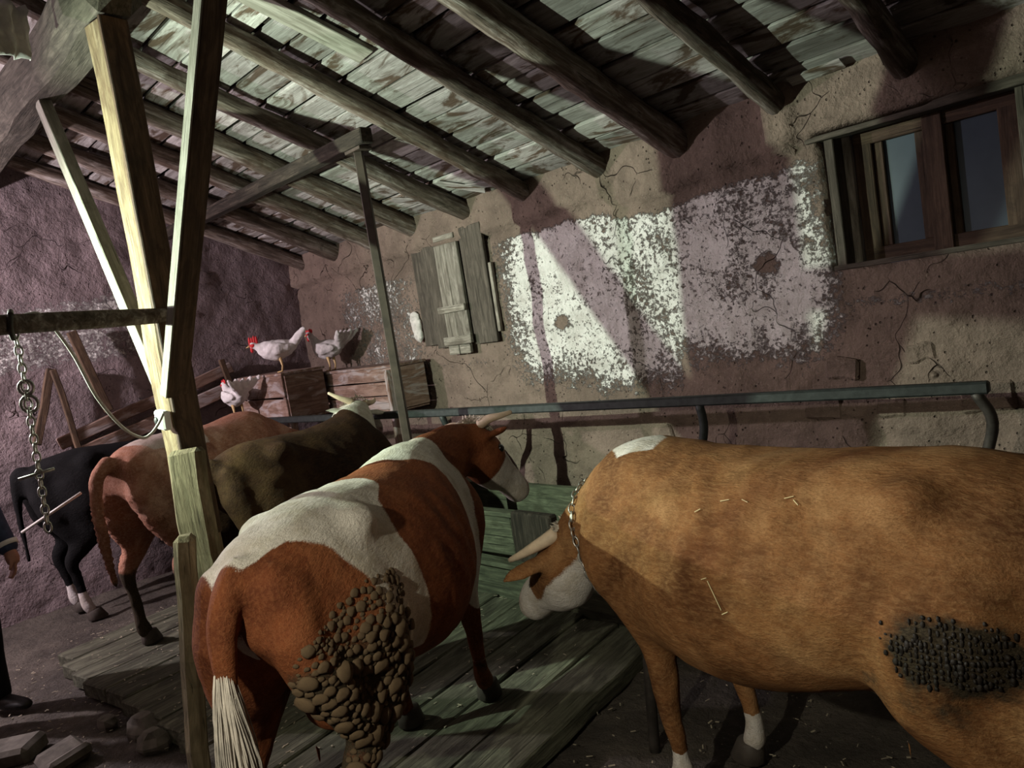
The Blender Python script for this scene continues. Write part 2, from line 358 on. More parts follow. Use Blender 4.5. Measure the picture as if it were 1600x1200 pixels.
def wash_back(x, y, z):
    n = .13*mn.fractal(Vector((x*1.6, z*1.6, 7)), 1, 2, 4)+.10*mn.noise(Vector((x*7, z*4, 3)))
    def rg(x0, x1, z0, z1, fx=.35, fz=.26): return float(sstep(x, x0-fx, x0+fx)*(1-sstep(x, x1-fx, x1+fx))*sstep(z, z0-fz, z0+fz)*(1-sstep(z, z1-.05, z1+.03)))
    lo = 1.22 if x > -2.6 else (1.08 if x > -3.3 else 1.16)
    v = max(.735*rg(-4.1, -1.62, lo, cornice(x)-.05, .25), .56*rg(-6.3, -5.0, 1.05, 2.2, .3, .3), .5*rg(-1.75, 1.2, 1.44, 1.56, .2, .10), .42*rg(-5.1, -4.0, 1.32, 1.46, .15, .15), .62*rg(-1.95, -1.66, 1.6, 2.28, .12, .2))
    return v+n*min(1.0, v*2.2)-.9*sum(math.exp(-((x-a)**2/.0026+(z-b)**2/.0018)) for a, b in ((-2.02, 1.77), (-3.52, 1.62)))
xs = np.arange(-7.25, 2.26, .03); zs = np.arange(-.06, 2.66, .03)
def in_win(x, z): return WIN[0] < x < WIN[1] and WIN[2] < z < WIN[3]
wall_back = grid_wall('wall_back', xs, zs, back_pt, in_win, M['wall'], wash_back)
def end_pt(y, v):
    z = -.06+v*(zroof2(y)+.05+.06); d = relief(y, z, 9.0)
    for z0, y0, sl in ((1.78, 1.2, .12), (1.22, 1.4, .3)): pass
    return (XE+d, y, z)
def wash_end(x, y, z):
    n = .22*mn.fractal(Vector((y*2.2, z*2.2, 17)), 1, 2, 3); v = .60*float(sstep(z, 1.75, 1.95)*(1-sstep(z, 2.3, 2.55))*(1-sstep(y, 2.2, 2.9)))
    return max(v, .16*float(sstep(z, 1.3, 1.5)*sstep(y, 2.6, 3.0)))+n*.9
wall_left = grid_wall('wall_left', np.arange(3.98, -1.99, -.035)[::-1], np.linspace(0, 1, 100), end_pt, None, M['wall_end'], wash_end)
def flat_wall(name, a, b, top):
    n = 40; P = []; F = []
    for i in range(n+1):
        x, y = a[0]+(b[0]-a[0])*i/n, a[1]+(b[1]-a[1])*i/n
        for k in range(13): P.append((x+.02*mn.noise(Vector((x*3, y*3, k*.7))), y+.02*mn.noise(Vector((y*3, x*3, k*.9))), -.06+(top(y)+.1)*k/12))
    for i in range(n):
        for k in range(12): F.append((i*13+k, i*13+k+1, i*13+14+k, i*13+13+k))
    me = mesh(P, F); set_attr(me, 'wash', [.3]*len(P)); o = link(name, me, M['wall'], None, True); tag(o, kind='structure')
    md = o.modifiers.new('thick', 'SOLIDIFY'); md.thickness = .3; md.offset = -1; return o
flat_wall('wall_right', (2.2, 4.0), (2.2, -2.0), zroof2)
flat_wall('wall_front', (2.3, -1.95), (-7.3, -1.95), zroof2)
# ground
xs = np.arange(-7.2, 2.31, .045); ys = np.arange(-2.05, 4.1, .045); P = []; F = []
for y in ys:
    for x in xs:
        z = .018*mn.fractal(Vector((x*1.3, y*1.3, 5)), 1, 2, 3)+.010*mn.fractal(Vector((x*7, y*7, 1)), 1, 2, 3)
        z = z-.02
        if x > -2.45 and y > .9: z += .015*mn.fractal(Vector((x*11, y*11, 8)), 1, 2, 2)
        P.append((x, y, z))
nu = len(xs)
for j in range(len(ys)-1):
    for i in range(nu-1): F.append((j*nu+i, j*nu+i+1, (j+1)*nu+i+1, (j+1)*nu+i))
floor = tag(link('floor', mesh(P, F), M['ground'], None, True), kind='structure')
# stall planks: pieces of the floor, running from the trough to the alley
def front_edge(x): return 1.30 if x > -2.95 else 1.02+(x+3.8)*-.12 if x > -3.8 else 1.02+(x+3.8)*.045
x = -5.86; i = 0; skew = .20
while x < -2.50:
    wd = random.choice((.235, .25, .22, .26)); xc = x+wd/2
    ye = front_edge(xc)+random.uniform(-.03, .03)
    o = bar('floor_plank', (xc+skew*(2.86-ye)*.9, ye, .035+random.uniform(-.006, .006)), (xc, 2.845, .035+random.uniform(-.006, .006)), wd-.012, .085, M['floor_plank'], floor, .008, .006, 100+i, 7)
    x += wd; i += 1
for i, (x, y, sx, sy, sz, rz) in enumerate(((-4.00, .97, .11, .08, .075, .3), (-3.80, .95, .075, .06, .065, 1.0), (-4.28, .88, .06, .045, .035, .2))):
    g = Geo().ball((0, 0, 0), (sx, sy, sz), 10, 7); me = g.mesh(); co = get_co(me)
    co *= (1+.28*fbm(co, 6, 2, (i*3, 0, 0)))[:, None]; co = np.round(co/.035)*.02+co*.45; me.vertices.foreach_set('co', co.ravel())
    o = link('edge_stone', me, M['stone']); o.location = (x, y, sz*.30); o.rotation_euler = (0, 0, rz)
    tag(o, ('larger grey stone at the edge of the plank platform, below the red cow', 'smaller grey stone on the ground touching the leaning stake', 'small flat stone lying before the platform edge')[i], 'stone', 'stones along the platform edge')
# ceiling: boards and rafters are pieces of it
ceiling = tag(empty('ceiling'), kind='structure')
raf_x = [-6.72, -6.12, -5.52, -4.92, -4.27, -3.67, -2.99, -2.42, -1.82, -1.24, -.62, 0.0, .6, 1.2, 1.8]
y = 3.97; row = 0
while y > YR:
    wd = random.uniform(.135, .185); yc = y-wd/2
    x = -7.12; j = random.choice((1, 2))
    while x < 2.2:
        nxt = [r for r in raf_x if r > x+.45]
        k = random.choice((1, 2, 2, 3)); x2 = nxt[min(k, len(nxt)-1)]+random.uniform(-.02, .02) if nxt else 2.2
        dz = random.uniform(-.006, .008); gap = random.uniform(.012, .028)
        bar('ceiling_board', (x+.004, yc, zroof(yc)+.014+dz+random.uniform(-.004, .004)), (x2-.004, yc+random.uniform(-.012, .012), zroof(yc)+.014+dz), wd/math.cos(math.radians(22))-gap, .028, M['board'], ceiling, .003, .006, row*31+j, 3, up=(0, SL, 1))
        x = x2; j += 1
        if x > 2.1: break
    y -= wd; row += 1
y = YR
while y > -2.0:
    bar('ceiling_board', (-7.12, y-.15, zroof2(y-.15)+.014), (2.3, y-.15, zroof2(y-.15)+.014), .33, .028, M['board'], ceiling, 0, 0, row, 1, up=(0, -SL, 1)); y -= .31; row += 1
for i, x in enumerate(raf_x):
    rr = random.uniform(.056, .074) if i != 7 else .078; pts = []
    bx, bz = random.uniform(-.05, .05), random.uniform(-.012, .012)
    for k in range(9):
        yy = 3.96+(YR+.02-3.96)*k/8; s = math.sin(math.pi*k/8)
        pts.append((x+bx*s+random.uniform(-.012, .012), yy, zraf(yy)+bz*s+(.0 if i != 7 else -.01)))
    sp = spline(pts, 4); n = len(sp); rad = [rr*(1.08-.25*q/n+.06*mn.noise(Vector((q*.5, i*9, 0)))) for q in range(n)]
    V, F = tube_geo(sp, rad, rad, n=14, cap=.25); V = [np.array(v)*1.0 for v in V]
    V = [v+np.array([mn.noise(Vector(v)*9+Vector((i, 0, 0))), 0, mn.noise(Vector(v)*9+Vector((0, i, 5)))])*.010 for v in V]
    # local frame with x along the log, so that the grain runs along it
    m = orient(pts[0], pts[-1]); mi = m.inverted(); V = [mi @ Vector(v) for v in V]
    o = link('rafter', mesh(V, F), M['rafter'], ceiling, True); place(o, m)
bar('roof_light_block', (-7.15, (3.97+YR)/2, zroof((3.97+YR)/2)+.055), (2.3, (3.97+YR)/2, zroof((3.97+YR)/2)+.055), (3.97-YR)/math.cos(math.radians(22)), .02, M['dark_beam'], ceiling, 0, 0, 1, 1, up=(0, SL, 1))  # dark roof covering, added to block background light through the board gaps
bar('roof_light_block', (-7.15, (YR-2.0)/2, zroof2((YR-2.0)/2)+.055), (2.3, (YR-2.0)/2, zroof2((YR-2.0)/2)+.055), (YR+2.0)/math.cos(math.radians(22)), .02, M['dark_beam'], ceiling, 0, 0, 1, 1, up=(0, -SL, 1))  # same added light-blocking cover over the other slope
pl = bar('nailed_plank', (-3.30, 2.43, zroof(2.43)-.018), (-3.40, 1.30, zroof(1.30)-.018), .15, .03, M['plank_pale'], ceiling, .004, .008, 5, 4, up=(0, SL, 1))
pl = bar('nailed_plank', (-3.72, 3.02, zroof(3.02)-.018), (-3.80, 2.60, zroof(2.60)-.018), .11, .025, M['shutter'], ceiling, .004, .006, 6, 3, up=(0, SL, 1))
# bits of broken lath hanging near the eave
for i, (xa, ya, xb, yb) in enumerate(((-4.10, 3.62, -3.78, 3.70), (-4.18, 3.50, -3.95, 3.72), (-2.86, 3.68, -2.60, 3.72), (-4.72, 3.5, -4.38, 3.66), (-1.72, 3.72, -1.45, 3.70))):
    bar('broken_lath', (xa, ya, zroof(ya)-.02), (xb, yb, zroof(yb)-.03), .07, .012, M['board'], ceiling, .002, .006, 60+i, 2, up=(0, SL, 1))
# mud packed round the rafter ends
for i, x in enumerate(raf_x[:12]):
    g = Geo().ball((x, 3.83, zraf(3.82)-.075), (.17, .055, .09), 14, 9)
    me = remesh(g.mesh(), .014, 5); co = get_co(me); no = get_no(me)
    co += no*(.012*fbm(co, 9, 3))[:, None]; me.vertices.foreach_set('co', co.ravel()); set_attr(me, 'wash', [0.0]*len(co))
    link('mud_packing', me, M['wall'], wall_back, True)

# ------------------------------------------------------------------ window at the right, night outside
win = tag(empty('window_1', (-1.22, YW, 1.68)), kind='structure')
yf = YW+.17
def fr(name, x0, x1, z0, z1, y=yf, d=.05, mat=None, par=win, seed=0):
    if (x1-x0) > (z1-z0): return bar(name, (x0, y, (z0+z1)/2), (x1, y, (z0+z1)/2), d, z1-z0, mat or M['frame_wood'], par, .004, .002, seed, 2)
    return bar(name, ((x0+x1)/2, y, z0), ((x0+x1)/2, y, z1), d, x1-x0, mat or M['frame_wood'], par, .004, .002, seed, 2, up=(1, 0, 0))
fr('frame_post', -1.56, -1.475, 1.70, 2.33, seed=1); fr('frame_post', -1.24, -1.155, 1.70, 2.33, yf-.015, seed=2); fr('frame_post', -.94, -.86, 1.70, 2.33, seed=3)
fr('frame_rail', -1.56, -.86, 2.265, 2.33, seed=4); fr('frame_rail', -1.56, -.86, 1.70, 1.765, seed=5)
sa = fr('sash_edge', -1.475, -1.43, 1.765, 2.265, yf+.01, .03, seed=6); fr('sash_edge', -1.285, -1.24, 1.765, 2.265, yf+.01, .03, seed=7); sb = fr('sash_edge', -1.155, -1.12, 1.765, 2.265, yf+.01, .03, seed=8)
for x0, x1, sh0 in ((-1.44, -1.28, sa), (-1.13, -.93, sb)): fr('pane', x0, x1, 1.76, 2.27, yf+.02, .006, M['night_pane'], sh0)

fr('side_board', -1.645, -1.60, 1.68, 2.335, YW+.09, .15, M['shutter_dark'], seed=9); fr('side_board', -1.61, -1.565, 1.68, 2.335, YW+.15, .06, M['shutter'], seed=10)
fr('side_board', -.84, -.79, 1.68, 2.335, YW+.10, .16, M['shutter_dark'], seed=11)
fr('sill', -1.66, -.78, 1.68, 1.705, YW+.10, .20, M['shutter_dark'], seed=12)
fr('lintel_board', -1.72, -.72, 2.315, 2.36, YW+.02, .10, M['shutter_dark'], seed=13)
# boarded-up small window in the middle of the wall
sh = tag(empty('window_2', (-4.55, YW, 1.5)), kind='structure')
ysh = YW-.05
for nm, x0, x1, z0, z1, yy, mt, sd in (('shutter_plank', -5.00, -4.83, 1.58, 2.36, ysh+.02, 'shutter_dark', 1), ('shutter_plank', -4.83, -4.66, 1.55, 2.35, ysh+.01, 'shutter_dark', 2),
        ('shutter_plank', -4.66, -4.53, 1.58, 2.33, ysh-.015, 'shutter', 3), ('shutter_plank', -4.53, -4.39, 1.60, 2.33, ysh-.015, 'shutter', 4), ('shutter_plank', -4.38, -4.13, 1.55, 2.42, ysh+.012, 'shutter_dark', 5),
        ('cross_batten', -4.70, -4.38, 1.815, 1.865, ysh-.045, 'shutter', 6), ('cross_batten', -4.68, -4.36, 1.565, 1.63, ysh-.045, 'shutter', 7), ('plank_foot', -4.67, -4.55, 1.49, 1.57, ysh-.015, 'shutter', 8), ('plank_foot', -4.54, -4.42, 1.49, 1.57, ysh-.012, 'shutter', 9),
        ('side_lath', -4.12, -4.09, 1.62, 2.12, ysh+.02, 'shutter', 10), ('head_batten', -4.66, -4.42, 2.36, 2.40, ysh-.01, 'shutter', 11)):
    fr(nm, x0, x1, z0, z1, yy, .03, M[mt], sh, 40+sd)

# ------------------------------------------------------------------ timber post with its braces
post = tag(empty('roof_post', (-3.55, 1.25, 0)), 'tall rough timber roof post with two slanting braces, left of the cows', 'post')
bar('main_timber', (-3.545, 1.25, -.05), (-3.50, 1.25, 3.20), .13, .13, M['timber'], post, .012, .010, 3, 14, up=(.2, -.98, 0))
bar('shaded_side_cover', (-3.465, 1.255, .95), (-3.42, 1.255, 3.20), .125, .022, M['timber_brown'], post, .004, .003, 4, 6, up=(.98, .2, 0))  # thin added cover; its dark brown stands in for shade on this side
bar('brace', (-3.58, 1.22, 1.66), (-4.62, 1.25, 3.22), .085, .06, M['plank_pale'], post, .004, .004, 5, 4, up=(0, -1, 0))
bar('brace', (-3.46, 1.225, 1.60), (-2.45, 1.395, 3.48), .10, .05, M['timber_brown'], post, .004, .003, 6, 4, up=(.98, .2, 0))
bar('sawn_edge', (-3.449, 1.172, 1.60), (-2.439, 1.342, 3.48), .008, .048, M['plank_pale'], post, .002, .001, 7, 4, up=(.98, .2, 0))
bar('foot_plank', (-3.385, 1.20, -.03), (-3.42, 1.20, 1.36), .17, .07, M['muddy_post'], post, .02, .016, 8, 9, up=(.55, -.83, 0))
ridge = tag(link('ridge_beam', None or box_mesh(4.1, .25, .26, .06, .015, 9, 12), M['ridge']), 'thick grey squared beam resting on top of the timber post', 'beam')
ridge.matrix_world = orient((-7.05, 1.24, 3.36), (-3.36, 1.26, 3.34)) @ Matrix.Scale(.9, 4, (1, 0, 0))
e = bar('sawn_end', (-3.36+.155, 1.26, 3.34), (-3.345+.155, 1.26, 3.34), .20, .21, M['endgrain'], ridge, .01, 0, 3)
tag(e, 'fresh orange sawn end')
cross = tag(tube('cross_log', [(-3.44, 1.235, 1.945), (-3.34, .95, 1.95), (-3.20, .60, 1.955), (-3.06, .20, 1.95)], [.032, .037, .036, .037], M['rafter'], None, 12), 'thin horizontal log tied between post brace and the left edge', 'log')
stake = tag(bar('low_stake', (-3.19, .93, -.04), (-3.115, 1.03, 1.06), .085, .08, M['muddy_post'], None, .02, .014, 12, 9, up=(-.5, -1, 0)), 'short mud-caked wooden stake standing before the tall post', 'stake')
purlin = tag(bar('purlin_beam', (-7.0, 2.66, 2.90), (-3.74, 2.66, 2.87), .085, .09, M['dark_beam'], None, .006, .006, 14, 8), 'dark square beam under the rafters, propped by the metal pole', 'beam')
pole = tag(empty('metal_pole', (-3.84, 2.66, 0)), 'thin brown metal pole standing by the trough, holding the dark beam', 'pole')
bar('shaft', (-3.82, 2.64, -.02), (-3.85, 2.66, 2.80), .06, .05, M['pole'], pole, .004, .001, 3, 3, up=(-.7, -.7, 0)); bar('head_plate', (-3.93, 2.66, 2.81), (-3.77, 2.66, 2.81), .09, .02, M['pole'], pole, .003)
# ------------------------------------------------------------------ feed trough and rail
tr = tag(empty('feed_trough', (-4.4, 3.1, 0)), 'long green-stained wooden feed trough along the back wall', 'trough')
x0, x1 = -6.9, -2.12
bar('front_board', (x0, 2.90, .135), (x1, 2.90, .135), .05, .26, M['trough'], tr, .006, .006, 1, 9)
bar('ledge', (x0, 2.885, .275), (x1, 2.885, .275), .10, .03, M['trough'], tr, .006, .004, 2, 9)
bar('front_board', (x0, 2.95, .415), (-3.34, 2.95, .425), .045, .24, M['trough'], tr, .006, .006, 3, 7); bar('front_board', (-3.0, 2.95, .40), (x1, 2.95, .40), .045, .20, M['trough'], tr, .006, .006, 4, 5)
bar('top_lip', (x0, 2.955, .55), (-3.30, 2.955, .56), .08, .03, M['trough'], tr, .006, .004, 5, 7)
bar('back_board', (x0, 3.36, .49), (x1, 3.36, .49), .05, .26, M['trough'], tr, .006, .006, 6, 9); bar('back_board', (x0, 3.36, .22), (x1, 3.36, .22), .05, .26, M['trough'], tr, .006, .006, 7, 9)
bar('bottom_board', (x0, 3.13, .12), (x1, 3.13, .12), .40, .04, M['trough'], tr, .006, .003, 8, 4)
bar('dark_block', (-3.16, 2.945, .04), (-3.16, 2.945, .585), .33, .07, M['dark_beam'], tr, .012, .008, 9, 4, up=(0, -1, 0))
bar('end_board', (x1+.025, 2.93, .3), (x1+.025, 3.39, .3), .04, .5, M['trough'], tr, .006, .004, 10, 2)
rail = tag(empty('metal_rail', (-3.9, 3.1, 0)), 'long grey metal rail on bent uprights along the back wall', 'rail')
RA, RB = Vector((-6.92, 2.78, 1.175)), Vector((-.92, 3.40, 1.14))
bar('rail_tube', RA, RB, .05, .05, M['steel'], rail, .008, 0, 1, 1)
for i, (tx, dx, bend) in enumerate(((-.97, -.02, .04), (-2.17, -.07, 0), (-4.02, -.10, 0), (-5.25, -.10, 0), (-6.2, -.05, 0))):
    s = (tx-RA.x)/(RB.x-RA.x); p = RA.lerp(RB, s)
    dy = (.09, .03, .09, .13, .19)[i]; zb = -.03 if i == 0 else .145
    pts = [(p.x, p.y, p.z-.02), (p.x+bend, p.y+dy*.35, p.z-.15), (p.x+dx, p.y+dy*.8, p.z-.38), (p.x+dx, p.y+dy, .40), (p.x+dx, p.y+dy, zb)]
    o = tube('upright', pts, .022, M['steel' if i else 'dark_steel'], None, 10); o.parent = rail; o.matrix_basis = parent_world(rail).inverted()
fpost = tag(tube('ground_stake', [(-1.835, 2.15, -.05), (-1.815, 2.155, .25), (-1.795, 2.16, .47)], .021, M['dark_steel'], None, 10), 'thin rusty iron stake standing in the mud beside the brown cow\'s foreleg', 'stake')
# ------------------------------------------------------------------ things on the end wall
for i, (a, b, wd, th, lab) in enumerate((((1.73, 2.14), (1.89, 1.46), .07, .05, 'slanting dark stick nailed to the end wall, right of the forked pair'), ((1.54, 1.87), (1.34, 1.30), .06, .045, 'leaning stick of the forked pair, its lower end to the left'), ((1.545, 1.86), (1.62, 1.08), .045, .035, 'upright stick of the forked pair, its lower end to the right'), ((2.90, 1.74), (2.93, 1.46), .05, .035, 'short upright wooden peg in the end wall beside the post'))):
    o = bar('wall_stick', (XE+.115+.05*(i == 2), a[0], a[1]), (XE+.13+.05*(i == 2), b[0], b[1]), wd, th, M['timber_brown'], None, .006, .006, 70+i, 4, up=(1, 0, 0)); tag(o, lab, 'stick', 'sticks on the end wall')
for i, (a, b, wd, lab) in enumerate((((1.50, 1.27), (3.0, 1.66), .10, 'upper slanting plank on the end wall behind the red cow'), ((1.50, 1.12), (3.0, 1.48), .12, 'lower slanting plank on the end wall behind the red cow'))):
    o = bar('wall_plank', (XE+.05, a[0], a[1]), (XE+.055, b[0], b[1]), wd, .05, M['nest'], None, .008, .008, 80+i, 5, up=(1, 0, 0)); tag(o, lab, 'plank', 'planks on the end wall')
# nest boxes in the corner
def crate(name, x0, x1, y0, y1, z0, z1, label, posts, rows):
    c = tag(empty(name, ((x0+x1)/2, (y0+y1)/2, 0)), label, 'nest box')
    hh = (z1-z0)/rows
    for k in range(rows): bar('front_plank', (x0, y0, z0+hh*(k+.5)), (x1, y0, z0+hh*(k+.5)+random.uniform(-.012, .012)), .022, hh-.01, M['nest'], c, .003, .005, 200+k, 4)
    for xx in (x0, x1): bar('side_panel', (xx, y0+.012, (z0+z1)/2), (xx, y1, (z0+z1)/2), .022, z1-z0-.02, M['nest'], c, .003)
    bar('top_panel', (x0-.02, (y0+y1)/2, z1+.004), (x1+.02, (y0+y1)/2, z1+.004), y1-y0+.04, .022, M['nest'], c, .003, .003, 5, 3); bar('bottom_panel', (x0, (y0+y1)/2, z0), (x1, (y0+y1)/2, z0), y1-y0, .02, M['nest'], c, .003)
    for px, py in posts: bar('leg', (px, py, 0 if py > 3.4 else .145), (px, py, z1-.02), .07, .04, M['nest'], c, .004, .002, 3, 2, up=(1, 0, 0))
    return c
crate('nest_box', -6.30, -5.04, 3.46, 3.76, 1.12, 1.47, 'long plank nest box with whitish droppings below the corner hens', ((-5.07, 3.435), (-6.26, 3.50)), 3)
crate('nest_crate', -6.86, -6.02, 3.02, 3.40, 1.14, 1.53, 'reddish wooden crate with pale splashes, under the red-combed bird', ((-6.80, 3.07), (-6.08, 3.07)), 2)
lump = Geo().ball((0, 0, 0), (.07, .035, .10)); lump.ball((.02, 0, -.10), (.05, .03, .07)); me = remesh(lump.mesh(), .012, 4); co = get_co(me); co += get_no(me)*(.015*fbm(co, 16, 3))[:, None]; me.vertices.foreach_set('co', co.ravel())
o = link('pale_lump', me, M['plaster_lump'], None, True); o.location = (-5.10, YW-.03, 1.78); tag(o, 'pale crumbly plaster lump stuck on the wall left of the boarded window', 'plaster')

# ------------------------------------------------------------------ cows
BODY = [(-.80, 1.13, .98, .07), (-.745, 1.185, .88, .15), (-.63, 1.225, .80, .205), (-.46, 1.245, .70, .25), (-.30, 1.24, .61, .28), (-.10, 1.222, .53, .315), (.10, 1.215, .50, .325), (.28, 1.232, .52, .295),
        (.44, 1.258, .55, .245), (.57, 1.22, .59, .20), (.69, 1.12, .67, .14), (.77, 1.02, .77, .07)]
def body_geo(sx, fat=1.0):
    V = []; F = []; n = 28
    xs = [b[0] for b in BODY]; X = np.linspace(xs[0], xs[-1], 34); m = len(X)
    def sm(k):
        v = np.interp(X, xs, [b[k] for b in BODY]); return np.convolve(np.pad(v, 1, 'edge'), [.25, .5, .25], 'valid')
    top, bot, wid = sm(1), sm(2), sm(3)*fat
    for i in range(m):
        zc, hz = (top[i]+bot[i])/2, (top[i]-bot[i])/2
        for k in range(n):
            a = 2*math.pi*k/n; c, s = math.cos(a), math.sin(a)
            wy = wid[i]*np.sign(s)*abs(s)**.80*(1-.16*c)
            V.append((X[i]*sx, wy, zc+hz*np.sign(c)*abs(c)**.92))
    for i in range(m-1):
        for k in range(n): F.append((i*n+k, i*n+(k+1) % n, (i+1)*n+(k+1) % n, (i+1)*n+k))
    F.append(tuple(range(n))[::-1]); F.append(tuple((m-1)*n+k for k in range(n))); return V, F
def cow(name, label, loc, fwd, mat, sx=1.07, fat=1.0, voxel=.02, neck=None, head=None, tail=None, legs=None, white=None, dirt=None, pink=None, horns=True, group='cows in the stalls', udder=False, ears=((1, 0), (1, 0)), headscale=1.0, switch=None, horn_shape=None, relief_fn=None, tuft=None, zs=1.0):
    fwd = np.array(fwd)/np.hypot(*fwd); root = empty(name, loc, math.atan2(fwd[1], fwd[0])); tag(root, label, 'cow', group)
    legs = legs or {}
    g = Geo(); g.add(body_geo(sx, fat))
    hoofs = []
    for s, side in ((1, 'L'), (-1, 'R')):
        g.ball((-.40*sx, s*.15*fat, 1.14), (.11, .085, .075)); g.ball((-.755*sx, s*.095, 1.09), (.06, .05, .07))
        def leg(key, P, top_z):
            dx, dy, dz = legs.get(key, (0, 0, 0)); Q = []
            for x, y, z, a, b in P:
                f = max(0, (top_z-z)/top_z); Q.append((x*sx+dx*f, s*y+dy*f, z+dz*f, a, b))
            sp = spline([q[:3] for q in Q], 4); u = np.linspace(0, 1, len(sp)); uu = np.linspace(0, 1, len(Q))
            ra = np.interp(u, uu, [q[4] for q in Q]); rb = np.interp(u, uu, [q[3] for q in Q])
            g.add(tube_geo(sp, list(ra), list(rb), side=(0, 1, 0), n=14)); hoofs.append(sp[-1])
        leg('H'+side, [(-.50, .13, 1.03, .20, .11), (-.46, .185, .86, .19, .115), (-.44, .205, .72, .145, .09), (-.53, .20, .58, .085, .06), (-.645, .185, .46, .060, .047), (-.63, .18, .34, .040, .036), (-.615, .18, .20, .036, .034), (-.605, .18, .115, .046, .043), (-.575, .18, .055, .045, .045)], 1.0)
        g.add(tube_geo([(-.71*sx, s*.09, 1.10), (-.73*sx, s*.11, .95), (-.68*sx, s*.145, .78), (-.60*sx, s*.18, .60)], [.07, .085, .08, .05], [.08, .095, .09, .05], side=(0, 1, 0)))
        leg('F'+side, [(.47, .13, 1.06, .13, .07), (.52, .185, .88, .135, .085), (.46, .18, .72, .10, .07), (.43, .165, .56, .065, .052), (.435, .16, .40, .052, .048), (.435, .16, .33, .045, .042), (.43, .16, .20, .034, .033), (.435, .16, .115, .045, .042), (.465, .16, .055, .045, .045)], 1.0)
        g.ball((-.60*sx, s*.11, .88), (.15, .115, .21), 14, 10); g.ball((-.55*sx, s*.17, .68), (.10, .07, .12))
    if udder:
        g.ball((-.36*sx, 0, .585), (.17, .13, .11))
        for ux in (-.46, -.30):
            for uy in (-.07, .07): g.add(tube_geo([(ux*sx, uy, .46), (ux*sx, uy, .39)], [.018, .014]))
    # neck: points from the shoulder to the poll, with half width and half depth
    npts = [n_[:3] for n_ in neck]; sp = spline(npts, 6); u = np.linspace(0, 1, len(sp)); uu = np.linspace(0, 1, len(neck))
    hx = np.array(head['dir'], float); hx /= np.linalg.norm(hx); hu = np.array(head['up'], float); hu -= hx*(hu@hx); hu /= np.linalg.norm(hu); hl = np.cross(hu, hx)
    sd0 = np.array([0, 1., 0])
    g.add(tube_geo(sp, list(np.interp(u, uu, [n_[3] for n_ in neck])), list(np.interp(u, uu, [n_[4] for n_ in neck])), side=sd0, n=18))
    hs = headscale; pol = np.array(head['poll'], float)
    sec = [(-.03, .055, .055, 0), (.02, .095, .085, -.03), (.10, .112, .125, -.055), (.17, .108, .135, -.07), (.25, .085, .115, -.065), (.34, .066, .088, -.05), (.42, .070, .080, -.05), (.475, .070, .072, -.055), (.505, .045, .05, -.06)]
    hp = [pol+hs*(hx*d+hu*o_) for d, a, b, o_ in sec]
    g.add(tube_geo(hp, [hs*q[1] for q in sec], [hs*q[2] for q in sec], side=hl, n=18, cap=.2))
    for s, (droop, back) in zip((1, -1), ears):
        b0 = pol+hs*(hx*.05+hl*s*.07-hu*.03); d = hl*s*.9-hx*back-hu*droop*.12+np.array([0, 0, -.12*droop]); d /= np.linalg.norm(d)
        g.add(tube_geo([b0, b0+d*.06*hs, b0+d*.12*hs, b0+d*.17*hs, b0+d*.205*hs], [q*hs for q in (.025, .045, .05, .038, .012)], [.024, .020, .018, .015, .008], side=hx*.55+hu*.83, n=12))
    if tail:
        sp = spline([t_[:3] for t_ in tail], 6); u = np.linspace(0, 1, len(sp)); rr = list(np.interp(u, np.linspace(0, 1, len(tail)), [t_[3] for t_ in tail])); g.add(tube_geo(sp, rr, n=12))
    me = remesh(g.mesh(), voxel, 13 if voxel < .016 else 6)
    co = get_co(me); no = get_no(me)
    # muscle and rib relief
    xx, yy, zz = co[:, 0]/sx, co[:, 1], co[:, 2]
    flank = sstep(zz, .62, .78)*(1-sstep(zz, 1.08, 1.18))*sstep(np.abs(yy), .16, .24)
    rib = np.sin((xx+.25*(zz-.9))*2*math.pi/.115)*sstep(xx, -.18, -.05)*(1-sstep(xx, .22, .36))*flank
    hollow = np.exp(-((xx+.20)**2/.020+(zz-1.10)**2/.014))*sstep(np.abs(yy), .10, .2)
    co += no*(.0028*rib-.012*hollow+.006*fbm(co, 7, 3, (loc[0], loc[1], 0)))[:, None]
    if relief_fn is not None: co += no*relief_fn(xx, yy, zz)[:, None]
    me.vertices.foreach_set('co', co.ravel()); me.update()
    set_attr(me, 'white', white(xx, yy, zz, co) if white else np.zeros(len(co)))
    set_attr(me, 'dirt', dirt(xx, yy, zz) if dirt else np.zeros(len(co)))
    hd = (co-pol)@hx/hs; nearhead = np.linalg.norm(co-(pol+hs*hx*.47), axis=1)
    pk = sstep(-nearhead, -.085*hs, -.055*hs)*.7
    if pink is not None: pk = np.maximum(pk, pink(xx, yy, zz))
    set_attr(me, 'pink', pk)
    body = link('body', me, mat, root, True)
    for p in hoofs:
        V = []; n = 12
        for k in range(n):
            a = 2*math.pi*k/n; V.append((p[0]+.03+.072*math.cos(a), p[1]+.056*math.sin(a)*(1-.12*math.cos(a)), p[2]-.062))
        for k in range(n):
            a = 2*math.pi*k/n; V.append((p[0]+.008+.048*math.cos(a), p[1]+.046*math.sin(a), p[2]+.02))
        F = [(k, (k+1) % n, n+(k+1) % n, n+k) for k in range(n)]+[tuple(range(n))[::-1], tuple(range(n, 2*n))]
        link('hoof', bevel_mesh(mesh(V, F), .006), M['hoof'], root, True)
